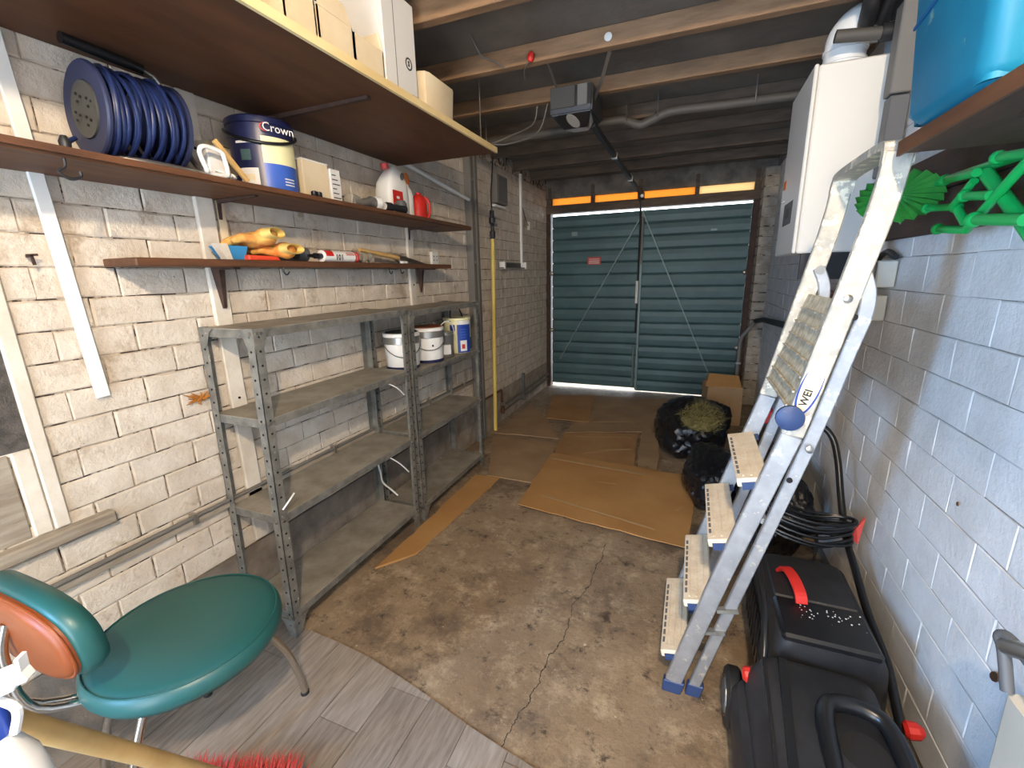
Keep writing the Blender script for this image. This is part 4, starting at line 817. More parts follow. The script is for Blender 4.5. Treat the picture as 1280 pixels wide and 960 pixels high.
# ================================================================ RIGHT SIDE
rs = thing('wall_shelf', 'dark brown wooden shelf on the right wall under the blue crate', 'shelf', (.53, .3, 1.63))
box((.392, -.9, 1.632), (.672, 1.272, 1.655)).build('board', M['darkwood'], rs, bevel=.003)
box((.386, -.9, 1.628), (.392, 1.275, 1.657)).build('edge_strip', M['shelfwood'], rs)
for y in (.2, 1.0): MB().prism([(.672, y, 1.631), (.46, y, 1.631), (.46, y, 1.62), (.66, y, 1.50), (.672, y, 1.50)], (0, .02, 0)).build('bracket', M['darkwood'], rs)
bb = thing('backing_board', 'dark brown board fixed flat to the wall behind the green rack', 'board', (.66, 1.75, 1.49))
box((.652, 1.29, 1.492), (.673, 2.20, 1.612)).build('board', M['darkwood'], bb, bevel=.003); box((.64, 1.29, 1.612), (.673, 2.20, 1.72)).build('board', M['darkwood'], bb, bevel=.003)
for y in (1.4, 2.0): MB().lathe([(.006, 0), (.006, .003)], (.651, y, 1.545), (-1, 0, 0), 8).build('screw', M['steel'], bb)
# blue crate
bc_ = thing('storage_crate', 'scuffed blue plastic storage crate on the right-hand shelf', 'crate', (.52, 1.02, 1.656))
def rr2(x0, x1, y0, y1, z, r):
    P = []
    for (cx_, cy_, a0) in ((x1-r, y1-r, 0), (x0+r, y1-r, 90), (x0+r, y0+r, 180), (x1-r, y0+r, 270)):
        for k in range(5):
            a = math.radians(a0+k*22.5); P.append((cx_+r*math.cos(a), cy_+r*math.sin(a), z))
    return P
zc_ = 1.658
MB().loft([rr2(.405, .650, .985, 1.20, zc_, .045), rr2(.385, .66, .965, 1.222, zc_+.012, .04), rr2(.376, .664, .955, 1.235, zc_+.03, .03), rr2(.364, .668, .93, 1.262, zc_+.30, .025), rr2(.354, .670, .92, 1.272, zc_+.30, .025), rr2(.354, .670, .92, 1.272, zc_+.33, .025), rr2(.364, .664, .93, 1.262, zc_+.33, .02), rr2(.386, .650, .965, 1.225, zc_+.012, .02)]).build('crate', M['bluecrate'], bc_, smooth=45)
MB().bar((.3665, .95, zc_+.225), (.3665, 1.23, zc_+.19), .003, .006, (0, 0, 1)).build('moulded_rib', pm('deep_blue', srgb(12, 84, 132), .5), bc_)
for y in (.98, 1.06, 1.15): box((.352, y, zc_+.296), (.356, y+.012, zc_+.332)).build('rim_rib', M['bluecrate'], bc_)
# green pleated fan
gf = thing('pleated_fan', 'green pleated fan tucked under the shelf beside the ladder top', 'fan', (.60, 1.76, 1.52))
c_ = Vector((.535, 1.72, 1.605)); m = MB(); n = 44; rings = []
for q in (0, 1, 2):
    ring = []
    for k in range(n):
        a = 2*math.pi*k/n; rad = (.012, .065, .108)[q]; zz = (1 if k % 2 else -1)*(0, .007, .011)[q]
        u_ = Vector((.80, -.6, 0)).normalized(); v_ = Vector((.1, .3, 1)).normalized()*.9; nrm = u_.cross(v_).normalized()
        ring.append(c_ + u_*math.cos(a)*rad*1.0 + v_*math.sin(a)*rad*.80 + nrm*(zz - .01*q))
    rings.append(ring)
m.loft(rings, False); m.f.append(list(range(n))[::-1]); 
m.build('pleats', M['greenleaf'], gf); MB().lathe([(.014, 0), (.014, .012)], c_ + Vector((-.004, -.012, 0)), (-.5, -.8, .3), 12).build('hub', M['greenleaf'], gf)
# green folding drying rack
gr = thing('drying_rack', 'bright green folding peg rack hanging under the right-hand shelf', 'drying rack', (.6, 1.42, 1.45))
def P3(l, x=.6): return [(x, a, b) for a, b in l]
segs = [('arm', [(1.563, 1.492), (1.422, 1.479), (1.276, 1.577), (1.224, 1.609)], .590, .010), ('bar', [(1.426, 1.602), (1.256, 1.481), (1.204, 1.443)], .606, .014), ('peg', [(1.56, 1.612), (1.415, 1.603)], .584, .010), ('peg', [(1.448, 1.558), (1.34, 1.544)], .584, .010), ('arm', [(1.655, 1.554), (1.516, 1.541), (1.437, 1.589)], .592, .009), ('arm', [(1.516, 1.541), (1.452, 1.493)], .600, .010), ('peg', [(1.349, 1.496), (1.175, 1.479)], .570, .012), ('peg', [(1.333, 1.618), (1.222, 1.604)], .580, .010)]
for nm, l, x, r_ in segs:
    MB().tube(P3(l, x), r_, 10).build(nm, M['green'], gr, smooth=50)
    if nm != 'bar': MB().ell((x, l[0][0], l[0][1]), (r_*1.45, r_*1.45, r_*1.45), 12, 8).build('ball_tip', M['green'], gr, smooth=80)
MB().tube([(.62, 1.69, 1.624), (.62, 1.15, 1.618)], .011, 10).build('rail', M['green'], gr, smooth=50)
# boiler
bo = thing('boiler', 'white wall-hung boiler with a white flue elbow on top', 'boiler', (.54, 2.6, 1.46))
box((.410, 2.34, 1.462), (.672, 2.78, 2.19)).build('case', M['boiler'], bo, bevel=.006)
box((.392, 2.335, 1.462), (.408, 2.785, 2.192)).build('front_cover', M['boiler'], bo, bevel=.005)
box((.3905, 2.45, 1.60), (.3925, 2.66, 1.70)).build('control_panel', M['greybox'], bo)
box((.389, 2.50, 1.63), (.391, 2.60, 1.675)).build('display', M['black'], bo); box((.3905, 2.68, 1.72), (.3925, 2.75, 1.725)).build('trim_line', M['chrome'], bo)
box((.3905, 2.69, 1.78), (.392, 2.75, 1.82)).build('sticker', M['orange'], bo)
MB().tube(smoothpath([(.515, 2.47, 2.19), (.515, 2.47, 2.27), (.520, 2.468, 2.315), (.555, 2.46, 2.348), (.62, 2.46, 2.352), (.672, 2.46, 2.352)], 5), .074, 20).build('flue_elbow', M['white'], bo, smooth=60)
for zz in (2.215, 2.26): MB().lathe([(.079, 0), (.079, .012)], (.515, 2.47, zz), n=20).build('flue_band', M['white'], bo, smooth=40)
for y, x in ((2.42, .50), (2.50, .50), (2.58, .50), (2.66, .50)):
    MB().tube(smoothpath([(x, y, 1.47), (x, y, 1.38), (.56, y, 1.30), (.64, y, 1.24), (.645, y, 1.0)], 4), .011, 8).build('pipe_tail', M['copper'], bo, smooth=60)
box((.43, 2.345, 1.35), (.62, 2.36, 1.465)).build('pipe_shroud', M['black'], bo)
lg = thing('lagged_pipe', 'black lagged pipes bunched under the roof above the boiler', 'pipe', (.58, 2.3, 2.24))
for i, (pa, pb) in enumerate((((.50, 2.06, 2.36), (.55, 2.36, 2.31)), ((.57, 2.03, 2.37), (.60, 2.36, 2.32)), ((.625, 2.08, 2.36), (.635, 2.36, 2.33)))): MB().tube([pa, pb], .030, 12).build('lagging', M['black'], lg, smooth=60)
MB().tube([(.44, 2.30, 2.262), (.60, 2.30, 2.245)], .022, 10).build('waste_pipe', M['darkpipe'], lg, smooth=60)
MB().lathe([(.030, 0), (.030, .05)], (.585, 2.30, 2.247), (1, 0, 0), 12).build('socket', M['black'], lg, smooth=40)
dt = thing('duct_strip', 'upright grey metal trunking between the boiler and blue crate', 'trunking', (.64, 2.2, 1.73))
box((.605, 2.165, 2.0), (.672, 2.235, 2.29)).build('trunk', M['greypipe'], dt, bevel=.004); box((.610, 2.170, 1.725), (.670, 2.230, 1.995)).build('trunk', M['greybox'], dt, bevel=.004)
MB().tube(smoothpath([(.62, 2.16, 1.80), (.60, 2.14, 1.79), (.59, 2.15, 1.775), (.60, 2.165, 1.77)], 4), .005, 6).build('wire_hook', M['blackg'], dt)
for (z0, lab, y0) in ((1.325, 'beige fused switch box on the wall, upper of the pair', 2.02), (1.20, 'beige fused switch box on the wall, lower of the pair', 2.06)):
    s_ = thing('switch_box', lab, 'switch', (.645, y0+.06, z0)); box((.615, y0, z0), (.673, y0+.13, z0+.095)).build('case', M['beige'], s_, bevel=.004)
    box((.610, y0+.05, z0+.03), (.616, y0+.08, z0+.06)).build('rocker', M['white'], s_); box((.612, y0+.01, z0+.005), (.616, y0+.02, z0+.09)).build('groove', M['greybox'], s_)
MB_ = MB().tube(smoothpath([(.655, 2.0, 1.43), (.65, 2.06, 1.45), (.65, 2.12, 1.44), (.65, 2.16, 1.42)], 4), .011, 8).build('cable_gland', M['black']); tag(MB_, 'short black cable bend above the fused switch boxes', 'cable')
bp = thing('drain_pipe', 'black waste pipe running low along the right wall to the garage door', 'pipe', (.62, 4.2, .2))
MB().tube([(.640, 2.9, 1.05), (.640, 4.80, .93), (.60, 4.97, .90)], .024, 10).build('pipe', M['black'], bp, smooth=60); MB().tube([(.60, 4.97, .90), (.50, 5.03, .74), (.485, 5.03, .68), (.485, 5.03, .0)], .020, 10).build('pipe', M['greypipe'], bp, smooth=60)
box((.46, 5.005, .45), (.51, 5.055, .47)).build('clip', M['steel'], bp)

# ---- ladder (folded, leaning to the right wall)
ld = thing('step_ladder', 'paint-splashed aluminium step ladder leaning on the right wall', 'ladder', (.06, 1.53, 0))
YN, YF = 1.325, 1.745
def stile(pts, y, wdt, nm, mat, dep=.024):
    return MB().tube([(a, y, b) for a, b in pts], 1, rect=(dep, wdt), up=(0, 1, 0)).build(nm, mat, ld, bevel=.003)
front = [(.030, .045), (.146, .50), (.275, .962), (.345, 1.30), (.386, 1.50), (.398, 1.575), (.405, 1.648)]
def strip(pts, y, hw, nm, mat, dep=.022, side=1):
    P = [Vector((a, 0, b)) for a, b in pts]; L, Rr = [], []
    for i, p in enumerate(P):
        t = (P[min(i+1, len(P)-1)] - P[max(i-1, 0)]).normalized(); nn = Vector((-t.z, 0, t.x)); L.append(p + nn*hw); Rr.append(p - nn*hw)
    rings = [[(l.x, y, l.z), (r.x, y, r.z), (r.x, y+dep, r.z), (l.x, y+dep, l.z)] for l, r in zip(L, Rr)]
    return MB().loft(rings).build(nm, mat, ld, bevel=.003)
hi = [(a, b) for a, b in front]
split = 3
strip(front[:3], YN-.012, .026, 'stile', M['alu']); strip(front[2:], YN-.012, .027, 'stile', M['alupaint'])
strip(front[:3], YF-.010, .026, 'stile', M['alu']); strip(front[2:], YF-.010, .027, 'stile', M['alupaint'])
top = smoothpath([(.404, YN, 1.62), (.406, YN+.006, 1.652), (.408, YN+.035, 1.668), (.409, 1.53, 1.672), (.408, YF-.035, 1.668), (.406, YF-.006, 1.652), (.404, YF, 1.62)], 5)
MB().tube(top, 1, rect=(.020, .060), up=(1, 0, 0)).build('top_rail', M['alupaint'], ld, bevel=.003)
rear = smoothpath([(.096, 0, .04), (.20, 0, .46), (.318, 0, .93), (.376, 0, 1.20), (.394, 0, 1.285), (.392, 0, 1.345), (.370, 0, 1.40)], 4)
for y in (YN-.002, YF-.022): strip([(p.x, p.z) for p in rear], y, .0165, 'rear_leg', M['alu'], .02)
for (x, y, z, sx) in ((.026, YN-.014, .0, 1), (.026, YF-.012, 0, 1), (.094, YN-.004, 0, 1), (.094, YF-.024, 0, 1)):
    MB().loft([[(x-.030, y, 0), (x+.030, y, 0), (x+.030, y+.028, 0), (x-.030, y+.028, 0)], [(x-.026, y, .05), (x+.042, y, .05), (x+.042, y+.028, .05), (x-.026, y+.028, .05)]] if x < .05 else [[(x-.024, y, 0), (x+.022, y, 0), (x+.022, y+.026, 0), (x-.024, y+.026, 0)], [(x-.018, y, .05), (x+.034, y, .05), (x+.034, y+.026, .05), (x-.018, y+.026, .05)]]).build('foot', M['bluecap'], ld, bevel=.004)
for (x, z) in ((-.018, .140), (.040, .358), (.095, .592), (.156, .806)):
    rot = RY(-14); pv = (x, 1.53, z)
    t_ = box((x, YN+.012, z-.026), (x+.085, YF-.012, z), rot, pv).build('tread', M['tread'], ld, bevel=.003)
    for q in (.018, .040, .062): box((x+q, YN+.03, z), (x+q+.004, YF-.03, z+.0025), rot, pv).build('grip_rib', M['tread'], t_)
    for q in range(9): box((x+.006, YN+.05+q*.036, z), (x+.013, YN+.074+q*.036, z+.0012), rot, pv).build('edge_print', M['greypipe'], t_)
    for ya in (YN+.008, YF-.016): box((x+.012, ya, z-.034), (x+.10, ya+.008, z-.012), rot, pv).build('tread_bracket', M['bluecap'], t_)
for (x, z, w_) in ((.12, .27, .022), (.15, .36, .02)): MB().bar((x-.01, YN+.0, z), (x+.05, YN+.0, z+.015), .012, .02, (0, 1, 0)).build('spreader_arm', M['galv'], ld)
MB().tube([(.09, YN, .30), (.105, YF, .30)], .009, 8).build('cross_tie', M['alu'], ld); MB().tube([(.24, YN+.02, .68), (.24, YF-.02, .68)], .010, 8).build('cross_tie', M['alu'], ld)
# platform folded between the stiles
pf = MB().prism([(.264, YN+.015, 1.03), (.30, YN+.015, 1.0), (.374, YN+.015, 1.30), (.352, YN+.015, 1.32)], (0, YF-YN-.035, 0)).build('platform', M['print'], ld, bevel=.004)
for k in range(7):
    t = k/7; a = Vector((.260+.085*t, 0, 1.035+.28*t)); MB().bar((a.x, YN+.03, a.z), (a.x, YF-.04, a.z), .005, .006, (1, 0, 0)).build('platform_rib', M['alupaint'], pf)
MB().lathe([(.030, 0), (.034, .004), (.034, .016), (.020, .024)], (.262, YN-.012, 1.015), (0, -1, 0), 20).build('pivot_cap', M['bluecap'], ld, smooth=40)
MB().lathe([(.014, 0), (.014, .004)], (.374, YF-.023, 1.392), (0, -1, 0), 12).build('rivet', M['steel'], ld)
for (x, z) in ((.350, 1.325), (.318, .930)): MB().lathe([(.010, 0), (.010, .006), (.005, .009)], (x, YN-.012, z), (0, -1, 0), 12).build('rivet', M['steel'], ld, smooth=40)
for (x, z) in ((.372, 1.28), (.285, .83)): MB().lathe([(.008, 0), (.008, .003)], (x, YN-.002, z), (0, -1, 0), 10).build('rivet_hole', M['hole'], ld)
sd = Vector((.335-.285, 0, 1.24-1.04)).normalized(); sp = Vector((.302, YN-.0135, 1.105)); nrm = Vector((-sd.z, 0, sd.x))
def oval(cn, a, b, y, n=28): return [(cn.x + sd.x*math.cos(t)*a + nrm.x*math.sin(t)*b, y, cn.z + sd.z*math.cos(t)*a + nrm.z*math.sin(t)*b) for t in [2*math.pi*k/n for k in range(n)]]
st_ = MB().prism(oval(sp - sd*.012, .074, .024, YN-.0125), (0, -.0008, 0)).build('brand_sticker', M['blue'], ld); 
MB().prism(oval(sp, .078, .0205, YN-.0134), (0, -.0008, 0)).build('sticker_oval', M['cream'], st_)
text('WEI', .026, frame(sp - sd*.035 + Vector((0, -.0016, 0)), sd, nrm), M['text_dark'], st_, bold=.0005)
MB().prism(oval(Vector((.332, 0, 1.24)), .075, .012, YN-.0125), (0, -.0006, 0)).build('label', M['cream'], ld)

# ---- lawn mower
mw = thing('lawn_mower', 'black electric lawn mower with red grass-box handle under the ladder', 'lawn mower', (.40, 1.25, 0))
def rbox(x0, x1, y0, y1, z0, z1, tap=.02, r=.03, nm='part', mat=M['black'], par=mw, top_in=.03):
    return MB().loft([rr2(x0+tap, x1-tap, y0+tap, y1-tap, z0, r), rr2(x0, x1, y0, y1, z0+(z1-z0)*.35, r), rr2(x0, x1, y0, y1, z0+(z1-z0)*.75, r), rr2(x0+top_in*.4, x1-top_in*.4, y0+top_in*.4, y1-top_in*.4, z1-.008, r), rr2(x0+top_in, x1-top_in, y0+top_in, y1-top_in, z1, r)]).build(nm, mat, par, smooth=40)
deck = rbox(.19, .545, .80, 1.27, .055, .215, .02, .06, 'deck')
mc = MB().loft([rr2(.22, .535, .82, 1.25, .20, .05), rr2(.225, .53, .83, 1.25, .27, .05), rr2(.25, .515, .85, 1.24, .315, .04), rr2(.29, .49, .88, 1.22, .325, .03)]).build('motor_cover', M['black'], mw, smooth=40)
MB().bar((.28, .90, .322), (.305, 1.22, .332), .020, .012).build('cover_ridge', M['blackg'], mc); MB().bar((.248, .90, .312), (.262, 1.22, .320), .008, .010).build('cover_ridge', M['blackg'], mc)
m = MB(); m.tube(smoothpath([(.365, .93, .318), (.37, 1.06, .345), (.40, 1.10, .352), (.47, 1.10, .350), (.505, 1.06, .342), (.515, .93, .315)], 4), .020, 10); m.build('carry_handle', M['blackg'], mc, smooth=60)
MB().lathe([(1, 0), (.95, .004)], (.44, 1.005, .322), (0, 0, 1), 20, (.052, .055)).build('handle_recess', M['hole'], mc)
# grass box
gb_ = MB().loft([rr2(.285, .575, 1.27, 1.74, .09, .04), rr2(.275, .585, 1.26, 1.76, .20, .04), rr2(.285, .575, 1.262, 1.74, .315, .04), rr2(.30, .555, 1.27, 1.70, .365, .05)]).build('grass_box', M['black'], mw, smooth=40)
box((.31, 1.262, .352), (.55, 1.45, .378), RX(-3)).build('lid_panel', M['blackg'], gb_, bevel=.008); box((.312, 1.452, .352), (.548, 1.68, .370)).build('lid_panel', M['black'], gb_, bevel=.008)
MB().tube(smoothpath([(.385, 1.42, .378), (.382, 1.44, .402), (.374, 1.50, .412), (.362, 1.56, .405), (.352, 1.585, .375)], 4), 1, rect=(.034, .010), up=(0, 0, 1)).build('lift_handle', M['red'], gb_, bevel=.002)
for k in range(9): box((.276, 1.30+k*.045, .13), (.280, 1.325+k*.045, .29)).build('mesh_rib', M['blackg'], gb_)
dust = MB()
for i in range(70):
    p = Vector((random.uniform(.36, .54), random.uniform(1.275, 1.42), .3775)); dust.ell(p, (random.uniform(.0012, .003),)*2 + (.001,), 6, 4)
dd = dust.build('paint_specks', M['whitecard'], gb_); dd['kind'] = 'stuff'
for (x, y, r_) in ((.205, 1.285, .088), (.575, 1.285, .088), (.19, .90, .08), (.553, .90, .08)):
    wh = MB().lathe([(r_*.75, -.022), (r_-.008, -.022), (r_, -.014), (r_, .014), (r_-.008, .022), (r_*.75, .022)], (x, y, r_), (1, 0, 0), 28).build('wheel', M['black'], mw, smooth=40)
    MB().lathe([(r_*.55, -.026), (r_*.58, -.02)], (x, y, r_), (1, 0, 0), 20).build('hub_cap', M['greybox'], wh); MB().lathe([(r_*.62, -.0235), (r_*.66, -.0235), (r_*.66, -.02), (r_*.62, -.02)], (x, y, r_), (1, 0, 0), 24, caps=False).build('rim', M['steel'], wh)
tR = smoothpath([(.585, 1.20, .225), (.600, 1.30, .235), (.608, 1.40, .265), (.604, 1.55, .30), (.602, 1.70, .36), (.600, 1.84, .42), (.598, 1.94, .52), (.592, 2.02, .64), (.575, 2.07, .72), (.53, 2.09, .765), (.46, 2.10, .785)], 5)
MB().tube(tR, .0125, 12).build('handle_tube', M['blackg'], mw, smooth=60)
tL = smoothpath([(.245, 1.20, .225), (.262, 1.22, .30), (.27, 1.34, .39), (.268, 1.52, .42), (.268, 1.66, .47), (.27, 1.84, .55), (.275, 2.02, .68), (.30, 2.08, .75), (.36, 2.10, .785), (.46, 2.10, .785)], 5)
MB().tube(tL, .010, 12).build('handle_tube', M['blackg'], mw, smooth=60)
for (p, lab) in (((.232, 1.215, .255), 'knob'), ((.602, 1.19, .245), 'knob')):
    MB().lathe([(.014, -.02), (.022, -.012), (.020, .01), (.010, .022)], p, (1, 0, .2), 10).build('clamp_knob', M['red'], mw, smooth=30)
MB().loft([[(.610, 1.83, .41), (.632, 1.80, .40), (.636, 1.83, .43), (.615, 1.86, .44)], [(.625, 1.82, .455), (.655, 1.84, .49), (.655, 1.86, .50), (.63, 1.84, .46)]]).build('clamp_lever', M['redpink'], mw, bevel=.003)
MB().loft([[(.245, 1.70, .44), (.265, 1.68, .44), (.272, 1.71, .47), (.25, 1.73, .47)], [(.225, 1.69, .50), (.24, 1.70, .50), (.24, 1.72, .51), (.225, 1.71, .51)]]).build('clamp_lever', M['redpink'], mw, bevel=.003)
box((.30, 2.06, .755), (.36, 2.13, .815)).build('switch_box', M['red'], mw, bevel=.008)
# cable bundle over the handle
cbn = thing('cable_bundle', 'bundle of black mower cable looped across the handle', 'cable', (.45, 1.85, .40))
for k in range(9):
    z = .415 + .010*k + random.uniform(-.012, .012); yo = random.uniform(-.035, .035); sag = random.uniform(.0, .03)
    MB().tube(smoothpath([(.27, 1.86+yo, z+.055), (.36, 1.84+yo, z+.035-sag), (.46, 1.83+yo, z+.01-sag), (.56, 1.83+yo, z), (.60, 1.80+yo, z+.01), (.58, 1.76+yo, z+.005), (.48, 1.74+yo, z+.01-sag), (.36, 1.76+yo, z+.03-sag), (.27, 1.80+yo, z+.055)], 4, True), .006, 6, closed=True).build('cable_loop', M['blackg'], cbn, smooth=60)
MB().tube(smoothpath([(.50, 1.80, .42), (.505, 1.80, .30), (.50, 1.82, .20), (.52, 1.86, .10)], 4), .005, 6).build('loose_end', M['black'], cbn)
# ---- beige bin with metal handle at the right edge
bn = thing('beige_bin', 'beige plastic bin with a steel loop handle against the right wall', 'bin', (.62, .80, 0))
MB().loft([rr2(.608, .668, .50, .94, 0, .012), rr2(.604, .670, .49, .955, .30, .012), rr2(.600, .670, .48, .962, .615, .012)]).build('body', M['beige'], bn, smooth=40)
MB().tube(smoothpath([(.600, .955, .62), (.597, .985, .685), (.598, 1.005, .70), (.602, .985, .712), (.605, .90, .70), (.605, .80, .66), (.604, .78, .62)], 5), .010, 10).build('handle_rim', M['greybox'], bn, smooth=60)
MB().tube(smoothpath([(.600, .985, .695), (.605, .93, .725), (.61, .86, .735), (.615, .78, .73)], 5), .016, 12).build('handle_grip', M['steel'], bn, smooth=60)

# ---- bags, box and straw by the garage door
def bag(label, c, rad, seed, zmin=0, mat='bag', nm='bin_bag'):
    t = thing(nm, label, 'bag', (c[0], c[1], zmin)); bm = bmesh.new(); bmesh.ops.create_icosphere(bm, subdivisions=5, radius=1); m = MB()
    for v in bm.verts:
        p = v.co.copy(); off = Vector((seed*7.1, seed*3.3, 0))
        d = 1 + .16*noise.noise(p*1.7+off) + .10*abs(noise.noise(p*4+off)) - .07*abs(noise.noise(p*9+off)) + .02*noise.noise(p*20+off)
        p = Vector((p.x*rad[0]*d, p.y*rad[1]*d, p.z*rad[2]*d)) + Vector(c); p.z = max(p.z, zmin + .002 + .004*abs(noise.noise(p*12)))
        m.v.append(p)
    bm.verts.index_update(); m.f = [[v.index for v in f.verts] for f in bm.faces]; bm.free()
    m.build('bag', M[mat], t, smooth=35); return t
b1 = bag('bulging black bin bag beside the flattened cardboard, straw spilling on top', (.05, 3.60, .19), (.26, .36, .23), 1)
b2 = bag('black bin bag slumped against the straw bag, close to the treads', (.19, 2.83, .15), (.17, .30, .18), 2, .038)
b3 = bag('black bin bag lying behind the mower handle by the wall', (.46, 2.42, .20), (.17, .24, .22), 3)
b4 = bag('low black bin bag between the cardboard box and the garage door', (.24, 4.13, .12), (.15, .12, .16), 4)
sw_ = MB()
for i in range(2600):
    a = random.uniform(0, 6.28); q = random.random()**.6; p = Vector((.12+.15*q*math.cos(a), 3.40+.27*q*math.sin(a), .35+.07*(1-q)+random.uniform(-.05, .03)))
    d = Vector((random.gauss(0, 1), random.gauss(0, 1), random.gauss(.25, .55))).normalized()*random.uniform(.02, .07); s_ = d.cross(Vector((random.random(), random.random(), random.random()))).normalized()*.0022
    sw_.add([p-s_, p+s_, p+d], [(0, 1, 2)])
for i in range(14):
    p = Vector((.11+random.uniform(-.03, .06), 3.35+random.uniform(-.1, .15), .37)); d = Vector((random.uniform(-.04, .03), random.uniform(-.1, .1), random.uniform(.07, .14))); s_ = Vector((.003, 0, 0))
    sw_.add([p-s_, p+s_, p+d], [(0, 1, 2)])
sm_ = MB().ell((.12, 3.40, .33), (.13, .22, .06), 18, 10)
for v in sm_.v: v += Vector(noise.noise_vector(v*22))*.022
so_ = sw_.build('straw', M['straw'], None); so_['kind'] = 'stuff'; tag(so_, 'dry yellow-green grass clippings spilling from the black bag', 'grass')
sm_.build('straw_clump', M['straw'], so_)
cx_ = thing('cardboard_box', 'closed brown cardboard box standing near the garage door', 'box', (.34, 4.45, 0))
rz = RZ(8); pv = (.33, 4.45, 0)
box((.17, 4.32, 0), (.47, 4.60, .36), rz, pv).build('carton', M['card2'], cx_, bevel=.003)
MB().prism([(.17, 4.32, .36), (.47, 4.32, .36), (.45, 4.46, .44), (.20, 4.46, .45)], (0, 0, .004)).build('flap', M['card3'], cx_); MB().prism([(.17, 4.60, .36), (.47, 4.60, .36), (.45, 4.47, .44), (.20, 4.47, .45)], (0, 0, .004)).build('flap', M['card2'], cx_)
box((.25, 4.318, .10), (.38, 4.322, .2), rz, pv).build('print', M['card2'], cx_)

# ---- flattened cardboard on the floor
def sheet(label, poly, z, mat, tapes=(), seed=0, th=.005):
    n = len(poly); c = Vector((sum(p[0] for p in poly)/n, sum(p[1] for p in poly)/n, 0))
    t = thing('cardboard_sheet', label, 'cardboard', (c.x, c.y, z), 'flattened cardboard sheets on the floor')
    m = MB(); N_ = 14; A_, B_, C_, D_ = [Vector((*p, 0)) for p in (poly if n == 4 else (poly[0], poly[1], poly[2], poly[-1]))]
    top = []
    for i in range(N_+1):
        for j in range(N_+1):
            u, v = i/N_, j/N_; p = A_*(1-u)*(1-v) + B_*u*(1-v) + C_*u*v + D_*(1-u)*v
            e = 1 if (i in (0, N_) or j in (0, N_)) else .25
            jit = Vector((noise.noise(p*9+Vector((seed, 0, 0))), noise.noise(p*9+Vector((0, seed, 5))), 0))*.012*(e == 1)
            top.append(p + jit + Vector((0, 0, z + th + .006*max(0, noise.noise(p*3.5+Vector((seed, seed, 0)))))))
    m.v = top + [Vector((p.x, p.y, z)) for p in top]; K = (N_+1)**2; W = N_+1
    for i in range(N_):
        for j in range(N_):
            q = [i*W+j, i*W+j+1, (i+1)*W+j+1, (i+1)*W+j]; m.f.append(q); m.f.append([K+a for a in q[::-1]])
    bd = [j for j in range(W)] + [i*W+N_ for i in range(1, W)] + [N_*W+j for j in range(N_-1, -1, -1)] + [i*W for i in range(N_-1, 0, -1)]
    for a, b in zip(bd, bd[1:]+bd[:1]): m.f.append([a, b, K+b, K+a])
    s_ = m.build('sheet', mat, t, smooth=30)
    for k, (p0, p1, wd) in enumerate(tapes):
        p0 = Vector((*p0, z+th+.0085+.0004*k)); p1 = Vector((*p1, z+th+.0085+.0004*k)); MB().bar(p0, p1, wd, .0006).build('tape', M['tape'], t)
    return t
sheet('tan cardboard strip lying along the feet of the racks', [(-1.36, 1.50), (-1.24, 1.66), (-1.17, 2.62), (-1.36, 2.62)], .001, M['card3'], seed=1)
sheet('dull cardboard sheet between the second rack and the taped sheet', [(-1.27, 2.63), (-.90, 2.62), (-.97, 3.40), (-1.57, 3.38)], .001, M['card2'], seed=2)
sheet('dull cardboard sheet against the wall beyond the yellow pipe', [(-1.58, 3.45), (-1.00, 3.50), (-1.24, 3.96), (-1.58, 4.40)], .001, M['card2'], seed=3)
sheet('large orange-brown cardboard sheet with torn tape, in front of the bin bags', [(-.91, 2.28), (.06, 2.15), (.13, 3.02), (-.94, 3.12)], .026, M['card3'], [((-.80, 2.42), (-.10, 2.26), .02), ((-.90, 3.0), (-.2, 2.93), .03), ((-.5, 2.72), (-.38, 2.73), .012), ((.0, 2.5), (.03, 2.56), .012)], seed=4)
sheet('cardboard sheet with crinkled clear tape behind the large orange-brown one', [(-.92, 3.03), (-.31, 3.02), (-.36, 3.80), (-.98, 3.60)], .0135, M['card'], [((-.85, 3.55), (-.40, 3.66), .03), ((-.60, 3.3), (-.36, 3.4), .03), ((-.7, 3.2), (-.5, 3.32), .015)], seed=5)
sheet('narrow cardboard sheet touching the straw-topped bin bag', [(-.285, 3.05), (-.15, 3.06), (-.17, 3.86), (-.335, 3.90)], .0135, M['card2'], seed=6)
sheet('small square of cardboard lying near the garage door corner', [(-1.25, 3.96), (-.84, 3.97), (-.98, 4.94), (-1.45, 4.80)], .0135, M['card'], seed=7)
sheet('wide dull cardboard sheet in front of the garage door centre', [(-.98, 3.66), (-.20, 3.94), (-.16, 5.05), (-.97, 4.96)], .001, M['card2'], [((-.8, 4.0), (-.45, 4.12), .03)], seed=8)

